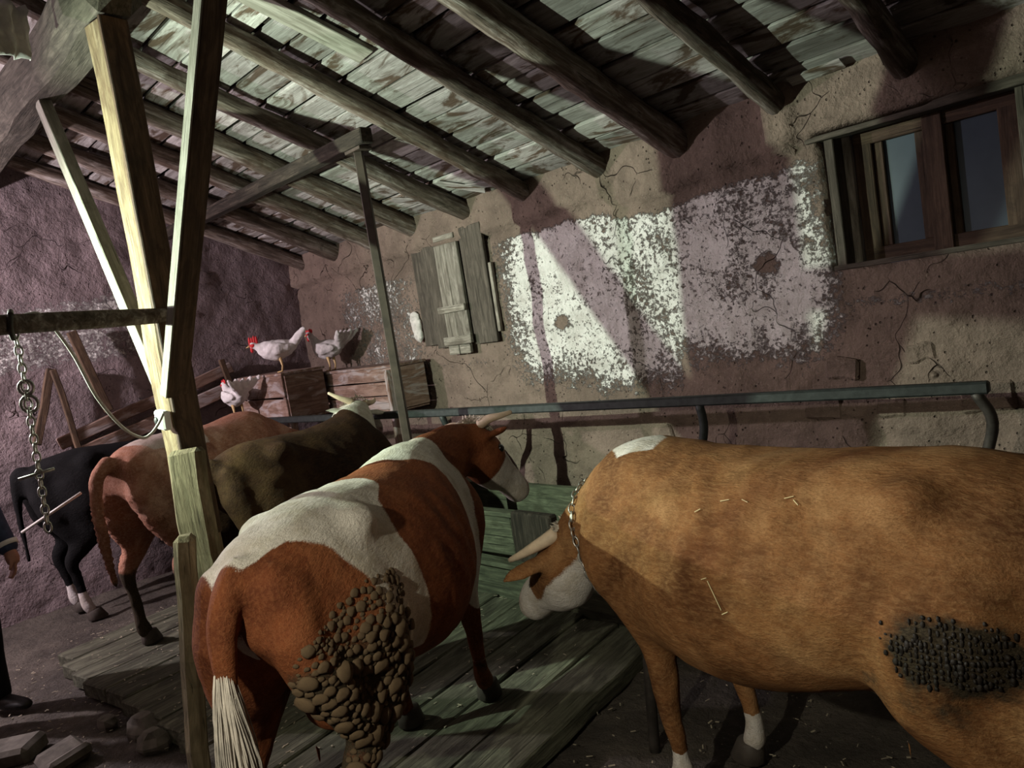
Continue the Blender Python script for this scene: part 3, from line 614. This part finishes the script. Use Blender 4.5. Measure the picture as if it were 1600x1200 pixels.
    for s in (1, -1):
        e = pol+hs*(hx*.145+hl*s*.098-hu*.025); g2 = Geo().ball(e, .021*hs, 10, 7); link('eye', g2.mesh(), M['eye'], root, True)
        if horns:
            q = horn_shape or ((0, 0, 0), (0, .055, .01), (.01, .11, .035), (.03, .15, .075))
            pts = [pol+hs*(hl*s*(.06+b)+hu*(.02+c)+hx*(.0+a)) for a, b, c in q]
            link('horn', mesh(*tube_geo(spline(pts, 4), [q_*hs for q_ in np.linspace(.027, .010, 4*(len(pts)-1)+1)], n=12)), M['horn'], root, True)
    if tuft:
        V = []; F = []; rnd = random.Random(3)
        for k in range(tuft):
            a = rnd.uniform(-1, 1); b = pol+hs*(hl*a*.075+hx*rnd.uniform(-.04, .07)+hu*(.015+.035*(1-a*a)))
            d = hs*(hx*rnd.uniform(-.01, .07)+hl*rnd.uniform(-.03, .03)+hu*rnd.uniform(.0, .025)); w_ = hl*.005*hs; i = len(V)
            V += [b-w_, b+w_, b+d*.6+w_*.7+hu*.006, b+d*.6-w_*.7+hu*.006, b+d]; F += [(i, i+1, i+2, i+3), (i+3, i+2, i+4)]
        link('forelock', mesh(V, F), M['cream_hair'], root, True)
    if switch:
        pts = [np.array(p[:3], float) for p in switch]; g3 = Geo(); rnd = random.Random(5)
        sp = spline(pts, 6); g3.add(tube_geo(sp, list(.55*np.interp(np.linspace(0, 1, len(sp)), np.linspace(0, 1, len(switch)), [p[3] for p in switch])), n=10))
        for k in range(320):
            a = rnd.uniform(0, 6.28); off = np.array([math.cos(a), math.sin(a), 0])*math.sqrt(rnd.uniform(.1, 1.0)); ln = rnd.uniform(.55, 1.0); st = []
            q0 = rnd.uniform(0, .22); ph = rnd.uniform(0, 6.28)
            for q in np.linspace(q0, max(ln, q0+.3), 7):
                i_ = q*(len(pts)-1); a0 = min(int(i_), len(pts)-2); fr_ = i_-a0; p = pts[a0]*(1-fr_)+pts[a0+1]*fr_; w_ = switch[a0][3]*(1-fr_)+switch[a0+1][3]*fr_
                st.append(p+off*w_*(.55+.6*min(1, q*2))+np.array([math.sin(ph+q*9), math.cos(ph*1.7+q*7), 0])*.012*q)
            g3.add(tube_geo(st, [.0008, .0020, .0024, .0024, .0022, .0015, .0005], n=4))
        link('tail_switch', g3.mesh(), M['tail_hair'], root, True)
    root.scale = (1, 1, zs); return root, body, dict(hx=hx, hu=hu, hl=hl, pol=pol)
M['cream_hair'] = simple('cream_hair', (.62, .57, .47), .8, 0, .25, 60, .4)
M['tail_hair'] = simple('tail_hair', (.50, .46, .40), .85, 0, .4, 14, .3)
M['coat_red'] = coat('coat_red', (.205, .064, .024), (.085, .024, .011), (.32, .125, .052), (.66, .62, .55))
M['coat_brown'] = coat('coat_brown', (.255, .115, .043), (.095, .038, .014), (.40, .225, .10), (.66, .62, .57))
M['coat_pink'] = coat('coat_pink', (.40, .185, .115), (.20, .080, .048), (.64, .42, .32), (.60, .50, .45))
M['coat_dark'] = coat('coat_dark', (.032, .014, .0065), (.010, .005, .003), (.066, .036, .015), (.58, .56, .48))
M['coat_black'] = coat('coat_black', (.004, .004, .0045), (.002, .002, .002), (.008, .0075, .008), (.62, .58, .57))
def in_poly(px, py, poly):
    """signed soft inside test: about +.5 inside, -.5 outside, ramp of ~5 cm"""
    P = np.array(poly, float); d = np.full(len(px), 1e9); ins = np.zeros(len(px), bool); j = len(P)-1
    for i in range(len(P)):
        a, b = P[j], P[i]; ab = b-a; t_ = np.clip(((px-a[0])*ab[0]+(py-a[1])*ab[1])/(ab@ab), 0, 1); d = np.minimum(d, np.hypot(px-a[0]-t_*ab[0], py-a[1]-t_*ab[1]))
        c = ((b[1] > py) != (a[1] > py)) & (px < (a[0]-b[0])*(py-b[1])/(a[1]-b[1]+1e-12)+b[0]); ins ^= c; j = i
    return np.where(ins, d, -d)
# ---- the brown and white cow in the middle
def girth(y, z): return np.arctan2(-y, z-.87)      # 0 on the spine, + on the right flank, pi/2 at mid height
def white_mid(x, y, z, co):
    a = girth(y, z)
    d = np.maximum.reduce([in_poly(x, a, [(-.80, -.25), (-.80, .12), (-.66, .28), (-.58, .55), (-.52, 1.05), (-.50, 1.5), (-.36, 2.3), (-.22, 2.3), (-.24, 1.5), (-.26, .9), (-.22, .5), (-.10, .35), (-.05, .10), (-.12, -.5), (-.3, -1.2), (-.55, -1.2)]),
                           in_poly(x, a, [(.20, -1.5), (.22, -.3), (.20, .15), (.30, .5), (.33, 1.0), (.30, 1.6), (.36, 2.6), (.46, 2.6), (.46, 1.5), (.52, .9), (.56, .3), (.58, -.3), (.55, -1.5)]),
                           .10-np.abs(z-.28) - .1*(x > 0)])
    h = (co-np.array(MP))@(np.array(MD)/np.linalg.norm(MD)); lat = np.linalg.norm(co-np.array(MP)-h[:, None]*(np.array(MD)/np.linalg.norm(MD)), axis=1)
    hd = np.where((h > .10) & (lat < .25) & (co[:, 0] > .9), np.minimum(h-.20, .1), -.2)
    d = np.maximum(d, hd)
    return .5+np.clip(d/.10, -.5, .5)
def dirt_mid(x, y, z):
    return np.maximum(.75*sstep(-y, .05, .12)*(1-sstep(x, -.42, -.3))*(1-sstep(z, .82, 1.0)), .55*(1-sstep(z, .25, .5)))
MP = (1.02, -.13, 1.19); MD = (.26, -.16, -.36)
mid, mid_body, mi = cow('cow', 'brown and white cow with caked dung on its thigh, seen from behind', (-2.47, 1.47, .0), (-.549, .836), M['coat_red'], 1.07, 1.0, .015,
    neck=[(.40, 0, 1.03, .17, .21), (.62, -.01, 1.06, .13, .19), (.84, -.06, 1.10, .10, .155), (.99, -.11, 1.12, .085, .12)], head=dict(poll=MP, dir=MD, up=(.75, -.25, .55)),
    tail=[(-.80, 0, 1.16, .05), (-.88, .0, 1.11, .046), (-.915, .01, 1.02, .042), (-.925, .015, .90, .036), (-.93, .02, .78, .026)], switch=[(-.925, .015, .98, .026), (-.94, .015, .84, .040), (-.945, .01, .68, .046), (-.945, 0, .48, .042), (-.935, -.01, .30, .012)],
    legs={'HL': (.0, .02, 0), 'HR': (.0, .05, 0), 'FR': (-.02, -.03, .095), 'FL': (-.24, -.06, .095)}, white=white_mid, dirt=dirt_mid, udder=True, ears=((.3, .35), (.4, .3)), horn_shape=((0, 0, 0), (-.01, .06, .015), (.0, .115, .03), (.02, .16, .06)), tuft=520)
# ---- the big brown cow at the right, head lowered
RP = (.875, .08, .865); RD = (.36, -.04, -.29)
def white_right(x, y, z, co):
    d = in_poly(x, girth(y, z), [(.36, -.25), (.48, -.35), (.60, -.05), (.58, .25), (.46, .18), (.38, .05)])
    hxv = np.array(RD)/np.linalg.norm(RD); h = (co-np.array(RP))@hxv; up = np.array([.55, 0, .8]); up = up-hxv*(up@hxv); up /= np.linalg.norm(up)
    v = (co-np.array(RP))@up; hh = (co[:, 0] > .70) & (z < 1.05)
    jaw = np.where(hh, np.minimum(-.105-v+.25*np.maximum(h-.30, 0), .1), -.3); muz = np.where(hh, np.minimum(h-.36, .1), -.3); blaze = np.where(hh & (v > .02) & (h > .03), .06-np.abs((co-np.array(RP))@np.cross(up, hxv))-.0, -.3)
    d = np.maximum.reduce([d, jaw, muz, np.where(z < .19, .05, -.3), np.where((z < .60) & (z > .45) & (np.abs(y) < .10) & (x > -.3) & (x < .3), .08, -.3), blaze])
    return .5+np.clip(d/.10, -.5, .5)
def dirt_right(x, y, z):
    e = ((x+.52)/.19)**2+((z-.83)/.12)**2; e2 = ((x+.40)/.25)**2+((z-.70)/.14)**2
    return np.maximum.reduce([1.05*np.exp(-e)*sstep(y, .05, .12), .62*np.exp(-e2)*sstep(y, .05, .12), .42*np.exp(-(((x-.10)/.2)**2+((z-.72)/.10)**2)), .35*np.exp(-(((x-.30)/.10)**2+((z-.80)/.10)**2))])
right, right_body, ri = cow('cow', 'big light brown cow at the right, head lowered with a chain round its neck', (-1.13, 2.06, 0), (-1, .10), M['coat_brown'], 1.12, 1.03, .015,
    neck=[(.42, 0, 1.00, .18, .22), (.60, .02, .96, .14, .205), (.74, .05, .89, .12, .175), (.86, .07, .82, .105, .13)], head=dict(poll=RP, dir=RD, up=(.62, -.1, .75)),
    tail=[(-.84, 0, 1.16, .05), (-.93, 0, 1.08, .042), (-.95, 0, .85, .034), (-.95, 0, .55, .03)], switch=[(-.95, 0, .58, .034), (-.95, 0, .45, .05), (-.95, 0, .25, .03), (-.95, 0, .18, .01)],
    legs={'FL': (-.10, .0, 0), 'FR': (-.16, -.02, 0), 'HL': (.06, .02, 0), 'HR': (-.1, 0, 0)}, white=white_right, dirt=dirt_right, udder=True, ears=((.1, -.55), (.2, .2)), headscale=1.12, horn_shape=((0, 0, 0), (.05, .05, .0), (.12, .08, .01), (.20, .095, .03)), tuft=520, zs=.98)
# ---- red cow at the left
def white_left(x, y, z, co):
    a = np.abs(girth(y, z)); d = np.maximum(in_poly(x, a, [(-.66, -.1), (-.62, .45), (-.45, .62), (-.2, .7), (-.1, -.1)]), np.where(x > .95, .05, -.3)); return .5+np.clip(d/.12, -.5, .5)-.06
def dirt_left(x, y, z): return np.maximum(.85*(1-sstep(z, .38, .62)), .40*(1-sstep(z, .7, .95)))
def shag(x, y, z): return .010*np.maximum(0, np.sin(z*180+9*np.sin(x*40)+7*np.sin(y*55)))*sstep(-x, .55, .7)*(1-sstep(z, .85, 1.05))*sstep(z, .42, .6)
LP = (.95, -.20, .93)
left, left_body, li = cow('cow', 'rusty red cow with muddy hind legs standing left of the post', (-5.21, 1.97, .090), (-.50, .87), M['coat_pink'], 1.0, 1.08, .018,
    neck=[(.40, 0, 1.03, .17, .21), (.62, -.03, .99, .13, .18), (.80, -.10, .91, .10, .145), (.91, -.16, .87, .085, .12)], head=dict(poll=LP, dir=(.28, -.22, -.34), up=(.5, -.35, .6)),
    tail=[(-.80, .0, 1.16, .05), (-.885, .02, 1.10, .045), (-.915, .035, .98, .038), (-.90, .06, .78, .034), (-.88, .075, .58, .03), (-.86, .08, .44, .022)], legs={'HL': (-.06, -.03, 0), 'HR': (.03, .0, 0)}, white=white_left, dirt=dirt_left, relief_fn=shag)
# ---- dark brown cow behind the post
DP = (.68, .13, 1.27)
def white_dark(x, y, z, co): return .5+np.clip(np.where((x > .45), (.6*(z-1.12)+(x-.57))/.09, -.5), -.5, .5)
def dirt_dark(x, y, z): return .45*(1-sstep(z, .5, .8))
dark, dark_body, di = cow('cow', 'dark brown cow with a pale head standing behind the timber post', (-4.26, 2.20, .090), (-.3, 1), M['coat_dark'], .87, .98, .02,
    neck=[(.40, 0, 1.03, .17, .21), (.48, .02, 1.12, .13, .18), (.58, .06, 1.17, .10, .14), (.65, .11, 1.20, .085, .11)], head=dict(poll=DP, dir=(-.02, .42, -.22), up=(.3, .3, .9)),
    tail=[(-.66, .0, 1.17, .05), (-.735, .01, 1.11, .042), (-.77, .02, .95, .036), (-.765, .03, .7, .03), (-.755, .03, .5, .026)], white=white_dark, dirt=dirt_dark, ears=((.3, .0), (.3, .3)), tuft=200, zs=.935)
# ---- black cow at the far left
def white_black(x, y, z, co): return .5+np.clip(np.where(z < .22, .3, -.5), -.5, .5)
black, black_body, bi = cow('cow', 'black cow with white feet in the dark at the far left', (-6.48, 1.93, .0), (.0, 1), M['coat_black'], 1.0, .95, .022,
    neck=[(.40, 0, 1.03, .17, .21), (.62, .0, .98, .13, .18), (.80, 0, .90, .10, .15), (.92, 0, .84, .085, .12)], head=dict(poll=(.96, 0, .92), dir=(.3, 0, -.35), up=(.7, 0, .5)),
    tail=[(-.78, .0, 1.17, .05), (-.85, .0, 1.10, .042), (-.87, .0, .8, .03), (-.86, .0, .5, .02)], white=white_black, horns=False)

# dung caked on the middle cow's thigh: every clod a piece of its own
clods = []
for k in range(5):
    g = Geo().ball((0, 0, 0), (1, .84, .42), 10, 6); me = g.mesh(); co = get_co(me); co *= (1+.34*fbm(co, 1.5, 2, (k*7, 1, 2)))[:, None]; me.vertices.foreach_set('co', co.ravel())
    me.materials.append(M['clod']); me.polygons.foreach_set('use_smooth', [True]*len(me.polygons)); clods.append(me)
co = get_co(mid_body.data); no = get_no(mid_body.data); xx = co[:, 0]/1.07; yy, zz = co[:, 1], co[:, 2]
lim = 1.02-.30*np.abs(xx+.52)-1.6*np.maximum(0, yy+.17)
cand = np.where((yy < -.055) & (no[:, 1] < .35) & (no[:, 0] < .4) & (xx > -.86) & (xx < -.38) & (zz < lim) & (zz > .44))[0]; np.random.shuffle(cand); used = []; rr = []
for i in cand:
    r0 = random.choice((.009, .012, .016, .020, .025, .030))*(1.0 if zz[i] < .84 else .6)
    if all(np.linalg.norm(co[i]-u) > (r0+q)*.80 for u, q in zip(used, rr)):
        used.append(co[i]); rr.append(r0)
        o = bpy.data.objects.new('dung_clod', random.choice(clods)); COL.objects.link(o); o.parent = mid
        q = Vector(no[i]).to_track_quat('Z', 'Y'); o.rotation_mode = 'QUATERNION'; o.rotation_quaternion = q @ Vector((0, 0, 1)).rotation_difference(Vector((0, 0, 1))); o.location = Vector(co[i])+Vector(no[i])*r0*.15; o.scale = (r0*1.15, r0*1.15, r0*1.15)
    if len(used) >= 290: break
# wet dung on the right cow's thigh: uncountable crumbs, one part
co = get_co(right_body.data); no = get_no(right_body.data); xx = co[:, 0]/1.12; e = ((xx+.50)/.15)**2+((co[:, 2]-.84)/.095)**2
cand = np.where((co[:, 1] > .08) & (e < 1))[0]; g = Geo(); rnd = random.Random(2)
for i in [c for c in cand if rnd.random() < .95*(1.15-e[c])]:
    r0 = rnd.uniform(.003, .0075); b = Geo().ball((0, 0, 0), (r0*rnd.uniform(.6, 1.2), r0*.7, r0*rnd.uniform(.8, 1.9)), 6, 4); g.add(([v+co[i]+no[i]*r0*rnd.uniform(-.2, .5) for v in b.V], b.F))
o = link('caked_dung', g.mesh(), M['clod_dark'], right, True); tag(o, 'black wet dung caked on the thigh', kind='stuff')
# straws lying on the right cow's flank
rm = right.matrix_basis
from mathutils.bvhtree import BVHTree
def local_of(p): return rm.inverted() @ Vector(p)
bv = BVHTree.FromPolygons([tuple(v) for v in co], [tuple(p.vertices) for p in right_body.data.polygons])
for i, (x, z, L, a) in enumerate(((.02, .88, .085, -1.1), (.05, .92, .02, .4), (-.005, .835, .02, .5), (.03, 1.12, .03, .3), (-.03, 1.125, .022, -.4), (-.14, 1.14, .025, .5), (-.16, 1.13, .02, -.8), (.10, 1.09, .02, .7))):
    hit, nn, _, _ = bv.ray_cast(Vector((x*1.12, 1.5, z)), Vector((0, -1, 0)))
    if hit is None: continue
    d = Vector((-math.cos(a), 0, math.sin(a))); d = (d-nn*d.dot(nn)).normalized()*L/2; c = hit+nn*.004
    s = link('straw', mesh(*tube_geo([c-d, c+d], [.0016, .0014], n=5)), M['straw'], None); s.matrix_basis = rm
    tag(s, 'long pale straw stuck to the big brown cow\'s flank' if i == 0 else ('short straw just above the long one on the brown cow\'s flank', 'short straw at the lower tip of the long straw', 'upper bit of straw on the brown cow\'s ribs, nearest the shoulder', 'bit of straw on the brown cow\'s ribs, right of the nearest-shoulder one', 'straw bit on the brown cow\'s loin, left of a crossing pair', 'straw bit on the brown cow\'s loin, rightmost of all', 'small straw bit behind the brown cow\'s shoulder blade')[i-1], 'straw', 'straws on the brown cow')

# ------------------------------------------------------------------ chains, cable, switch box
def link_mesh(a, b, r):
    pts = []
    for k in range(12):
        t_ = 2*math.pi*k/12; pts.append((a*math.cos(t_), b*math.sin(t_), 0))
    V = []; F = []; n = 6
    for k, p in enumerate(pts):
        c = Vector(p); t_ = 2*math.pi*k/12; o_ = Vector((math.cos(t_)*b, math.sin(t_)*a, 0)).normalized()
        for j in range(n):
            q = 2*math.pi*j/n; V.append(c+o_*r*math.cos(q)+Vector((0, 0, 1))*r*math.sin(q))
    for k in range(12):
        for j in range(n): F.append((k*n+j, k*n+(j+1) % n, ((k+1) % 12)*n+(j+1) % n, ((k+1) % 12)*n+j))
    me = mesh(V, F); me.materials.append(M['chain']); me.polygons.foreach_set('use_smooth', [True]*len(me.polygons)); return me
def chain(name, pts, a, b, r, label, cat='chain'):
    root = tag(empty(name, pts[0]), label, cat); me = link_mesh(a, b, r); P = [Vector(p) for p in pts]
    seg = [0]
    for i in range(1, len(P)): seg.append(seg[-1]+(P[i]-P[i-1]).length)
    n = max(2, int(seg[-1]/(2*a*.80)))
    for k in range(n):
        s = seg[-1]*(k+.5)/n; i = max(j for j in range(len(P)-1) if seg[j] <= s); d = (P[i+1]-P[i]).normalized(); c = P[i]+d*(s-seg[i])
        o = bpy.data.objects.new('chain_link', me); COL.objects.link(o); o.parent = root
        m = orient(c-d*.01, c+d*.01) @ Matrix.Rotation(math.pi/2*(k % 2)+.5, 4, 'X'); o.matrix_basis = parent_world(root).inverted() @ m
    return root
ctr = Vector((.775, .025, .925)); ax = Vector((.24, .02, -.12)).normalized(); ax = (ax+Vector((.05, 0, .20))).normalized(); s1 = Vector((0, 1, 0)); s1 = (s1-ax*s1.dot(ax)).normalized(); s2 = ax.cross(s1)
ring = []
for k in range(33):
    t_ = 2*math.pi*k/32; d = s1*math.cos(t_)+s2*math.sin(t_); hit, nn, _, _ = bv.ray_cast(ctr+d*.6, -d)
    if hit is not None: ring.append(rm @ (hit+nn*.007))
if len(ring) > 4: chain('neck_chain', ring, .019, .011, .0035, 'twisted steel chain hanging round the big brown cow\'s neck')
hc = chain('hanging_chain', [(-3.215, .63, 1.97), (-3.21, .63, 1.83), (-3.205, .625, 1.69), (-3.195, .61, 1.42), (-3.19, .60, 1.20)], .020, .012, .0038, 'rusty chain with rings hanging from the thin horizontal log')
for i, (z, R) in enumerate(((1.725, .026), (1.665, .030))):
    o = bpy.data.objects.new('ring', link_mesh(R, R, .006)); COL.objects.link(o); o.parent = hc; place(o, Matrix.Translation((-3.205, .627, z)) @ Matrix.Rotation(math.pi/2, 4, 'X') @ Matrix.Rotation(.9, 4, 'Y'))
o = tube('toggle_bar', [(-3.225, .55, 1.405), (-3.175, .655, 1.42)], .006, M['chain'], None, 8); o.parent = hc; o.matrix_basis = parent_world(hc).inverted()
o = tube('chain_wrap', [(-3.175, .62, 1.985), (-3.165, .61, 1.94), (-3.205, .62, 1.905), (-3.25, .63, 1.94), (-3.25, .635, 1.985), (-3.21, .63, 2.0), (-3.17, .62, 1.985)], .010, M['dark_steel'], None, 8); o.parent = hc; o.matrix_basis = parent_world(hc).inverted()
tag(tube('power_cable', [(-3.10, .30, 1.905), (-3.16, .50, 1.925), (-3.225, .68, 1.985), (-3.24, .74, 1.965), (-3.30, .82, 1.83), (-3.33, .88, 1.65), (-3.36, .96, 1.51), (-3.385, 1.03, 1.45), (-3.39, 1.07, 1.455), (-3.395, 1.11, 1.49), (-3.40, 1.14, 1.53)], .0065, M['cable'], None, 8, 6), 'pale electric cable drooping from the thin log to the post', 'cable')
jb = tag(empty('junction_box', (-3.46, 1.165, 1.50)), 'small white junction box fixed on the timber post', 'junction box')
bar('box_body', (-3.515, 1.155, 1.505), (-3.415, 1.155, 1.495), .035, .085, M['plastic'], jb, .008, 0, 1, 1); g = Geo().ball((0, 0, 0), (.018, .008, .018)); o = link('cable_gland', g.mesh(), M['steel'], jb, True); place(o, Matrix.Translation((-3.485, 1.135, 1.50)))
# ------------------------------------------------------------------ birds
def bird(name, label, loc, rz, head_up=.11, feather='feather', s=1.0, comb=.02, tail_up=.10):
    root = tag(empty(name, loc, rz), label, 'hen', 'poultry in the corner'); g = Geo()
    g.add(tube_geo([(-.13, 0, .20), (-.06, 0, .185), (.02, 0, .175), (.09, 0, .19), (.13, 0, .215)], [.03, .065, .08, .065, .04], [.035, .07, .085, .075, .05], side=(0, 1, 0)))
    hx_, hz_ = .17, .21+head_up
    g.add(tube_geo([(.10, 0, .21), (.14, 0, .21+head_up*.5), (hx_, 0, hz_)], [.05, .033, .026]))
    g.ball((hx_+.01, 0, hz_+.01), (.033, .025, .027))
    for k in range(5):
        a = (k-2)*.16; g.add(tube_geo([(-.11, 0, .20), (-.16, a*.2, .225+tail_up*.3), (-.20-.01*abs(k-2), a*.4, .24+tail_up*.8)], [.03, .026, .012], [.035, .035, .02], side=(0, 1, 0)))
    for sg in (-1, 1): g.add(tube_geo([(.07, sg*.072, .20), (0, sg*.085, .185), (-.10, sg*.065, .185)], [.015, .018, .008], [.04, .05, .02], side=(0, 1, 0)))
    me = remesh(g.mesh(), .009, 3); co_ = get_co(me); co_ += get_no(me)*(.005*fbm(co_, 30, 2))[:, None]; me.vertices.foreach_set('co', co_.ravel()); link('body', me, M[feather], root, True)
    c = Geo()
    for k in range(4): c.ball((hx_-.02+.017*k, 0, hz_+.035+.006*math.sin(k*2)), (.011, .005, comb), 8, 6)
    c.ball((hx_+.025, 0, hz_-.025), (.012, .014, .022)); c.ball((hx_+.012, 0, hz_+.008), (.028, .0265, .020)); link('comb', c.mesh(), M['comb'], root, True)
    link('beak', mesh(*tube_geo([(hx_+.035, 0, hz_+.008), (hx_+.065, 0, hz_-.002)], [.010, .002], n=8)), M['beak'], root, True)
    for sg in (-1, 1):
        link('leg', mesh(*tube_geo([(.0, sg*.035, .12), (-.01, sg*.035, .05), (.0, sg*.035, .008), (.035, sg*.035, .005)], [.014, .007, .007, .005], n=7)), M['beak'], root, True)
    root.scale = (s, s, s); return root
bird('rooster', 'white rooster with a big red comb standing on the crate', (-6.28, 3.16, 1.545), math.radians(-118), .02, 'feather', 1.12, .045, .09)
bird('hen', 'pale grey hen beside the rooster on the long nest box', (-6.12, 3.56, 1.485), math.radians(200), .10, 'feather_grey', 1.1, .018, .08)
bird('hen', 'speckled white hen perched on the metal rail near the post', (-6.55, 2.818, 1.203), math.radians(180), .06, 'feather', 1.1, .018, .09)
# ------------------------------------------------------------------ person at the left edge
pr = tag(empty('person', (-5.08, .47, 0), math.radians(28)), 'person in a blue jacket and black trousers at the left edge, standing', 'person')
def limb(g, pts, r): g.add(tube_geo(spline(pts, 5), list(np.interp(np.linspace(0, 1, 5*(len(pts)-1)+1), np.linspace(0, 1, len(pts)), r)), n=14))
g = Geo()
for s in (-1, 1): limb(g, [(0, s*.09, .98), (.01, s*.10, .75), (.02, s*.105, .50), (0, s*.11, .28), (0, s*.11, .07)], [.11, .098, .078, .07, .068])
g.ball((0, 0, .96), (.13, .18, .12)); link('trousers', remesh(g.mesh(), .014, 3), M['trouser'], pr, True)
g = Geo(); g.add(tube_geo([(0, 0, .90), (0, 0, 1.05), (.01, 0, 1.25), (0, 0, 1.42), (0, 0, 1.50)], [.185, .185, .20, .19, .09], [.13, .13, .14, .12, .08], side=(0, 1, 0), n=20))
for s in (-1, 1): limb(g, [(0, s*.19, 1.42), (.0, s*.25, 1.20), (.04, s*.26, 1.05), (.10, s*.25, .93), (.14, s*.245, .86)], [.075, .065, .058, .055, .052])
jk = link('jacket', remesh(g.mesh(), .014, 3), M['jacket'], pr, True)
for s in (-1, 1): link('cuff_stripe', mesh(*tube_geo([(.117, s*.248, .905), (.128, s*.247, .882)], [.059, .058], n=16, cap=.0)), M['stripe'], jk, True)
g = Geo(); g.ball((.015, 0, 1.66), (.095, .075, .12), 16, 12); g.add(tube_geo([(0, 0, 1.46), (.0, 0, 1.58)], [.055, .055])); g.ball((.11, 0, 1.645), (.018, .013, .022)); g.ball((.07, 0, 1.575), (.035, .035, .03))
for s in (-1, 1):
    g.ball((.01, s*.078, 1.65), (.018, .010, .03))
    g5 = Geo(); limb(g5, [(.135, s*.245, .87), (.155, s*.24, .82), (.165, s*.235, .79)], [.03, .036, .03])
    for f in range(4): limb(g5, [(.150+.016*f-.02, s*(.245-.004*f), .79), (.165+.014*f-.02, s*(.228-.004*f), .745), (.165+.012*f-.02, s*(.205-.004*f), .715)], [.0095, .009, .0075])
    limb(g5, [(.165, s*.225, .83), (.185, s*.205, .795), (.185, s*.19, .765)], [.011, .010, .008]); link('hand', remesh(g5.mesh(), .0055, 2), M['skin'], pr, True)
hd_ = link('head', remesh(g.mesh(), .0065, 2), M['skin'], pr, True)
g = Geo(); g.ball((-.01, 0, 1.70), (.10, .083, .10), 16, 10); link('hair', g.mesh(), M['hair'], hd_, True)
for s in (-1, 1):
    link('eye', Geo().ball((.098, s*.032, 1.668), .011, 8, 6).mesh(), M['eye'], hd_, True)
    g = Geo(); g.add(tube_geo([(-.07, s*.11, .045), (.0, s*.11, .05), (.09, s*.112, .04), (.17, s*.115, .032), (.21, s*.115, .028)], [.04, .045, .05, .045, .028], [.045, .048, .038, .030, .022], side=(0, 1, 0))); sh_ = link('shoe', remesh(g.mesh(), .01, 2), M['shoe'], pr, True)
    link('shoe_trim', mesh(*tube_geo(spline([(-.055, s*.065, .06), (-.03, s*.060, .072), (.0, s*.058, .088)], 4), [.003]*9, n=6)), M['stripe'], sh_, True)
tag(tube('thin_rod', [(-5.40, .88, .89), (-5.14, 1.17, 1.07)], .009, M['cable'], None, 8), 'thin pale rod reaching from the person towards the red cow', 'rod')
# ------------------------------------------------------------------ stones at the lower left
for i, (x, y, z, a, b, c, rz) in enumerate(((-4.64, .30, .05, .26, .16, .12, .3), (-4.38, .48, .03, .24, .18, .09, .9), (-4.10, .64, .02, .20, .20, .07, .25), (-4.48, .16, .07, .28, .18, .14, .5))):
    me = box_mesh(a, b, c, .02, .02, 300+i, 3); o = link('rubble_block', me, M['stone']); o.location = (x, y, z); o.rotation_euler = (.03*i, -.04, rz)
    tag(o, ('pale stone block beside the person\'s shoe', 'flat grey stone slab in the bottom left corner', 'broken dark slab on the ground right of the corner stones', 'stone block partly hidden at the left edge')[i], 'stone', 'rubble at the lower left')
# fodder crumbs and straw trodden into the planks
g = Geo(); rnd = random.Random(11)
for k in range(1500):
    x, y = rnd.uniform(-5.9, .2), rnd.uniform(.5, 2.85); z = .081 if (-5.8 < x < -2.55 and y > 1.05) else .002
    a = rnd.uniform(0, 3.14); L = rnd.uniform(.003, .013); wv = rnd.uniform(.001, .003); c, s = math.cos(a), math.sin(a); h = rnd.uniform(.001, .003)
    V = [(x+c*L*u-s*wv*v, y+s*L*u+c*wv*v, z+q*h) for q in (0, 1) for u, v in ((-1, -1), (1, -1), (1, 1), (-1, 1))]
    g.add((V, [(0, 3, 2, 1), (4, 5, 6, 7), (0, 1, 5, 4), (1, 2, 6, 5), (2, 3, 7, 6), (3, 0, 4, 7)]))
tag(link('straw_litter', g.mesh(), M['litter']), 'scattered bits of straw and dung trodden over the stall floor', 'litter', kind='stuff')

# grey plastic rag caught on the roof beam
P = []; F = []; nx, nz = 9, 10
for j in range(nz):
    for i in range(nx): P.append((.022*math.sin(i*1.7+j*.3)+.02*mn.noise(Vector((i*.6, j*.5, 2))), (i-nx/2)*.022*(1-.02*j)+.012*mn.noise(Vector((j*.7, i*.4, 5))), -j*.026-.012*mn.noise(Vector((i*.8, 9, 0)))))
for j in range(nz-1):
    for i in range(nx-1): F.append((j*nx+i, j*nx+i+1, (j+1)*nx+i+1, (j+1)*nx+i))
o = link('plastic_rag', mesh(P, F), M['rag'], None, True); md = o.modifiers.new('t', 'SOLIDIFY'); md.thickness = .004; o.location = (-3.78, .96, 3.36); o.rotation_euler = (0, 0, .4)
tag(o, 'crumpled grey plastic rag hanging at the top left by the roof beam', 'rag')

STONES = ((-1.68, 1.19, .17, .11), (-1.46, .99, .15, .10), (-1.80, .99, .20, .12), (-1.05, 1.02, .22, .13), (-1.30, 1.25, .14, .09), (-2.85, .85, .20, .12), (-.80, 1.28, .18, .11))
# stones showing through the worn plaster
for i, (x, z, a, b) in enumerate(STONES):
    me = box_mesh(a, b, .07, .014, .010, 400+i, 3); set_attr(me, 'wash', [0.0]*len(me.vertices)); o = link('wall_stone', me, M['wall'], wall_back, False)
    place(o, Matrix.Translation((x, YW+.016, z)) @ Matrix.Rotation(math.pi/2, 4, 'X') @ Matrix.Rotation(.05*(i-2), 4, 'Z'))
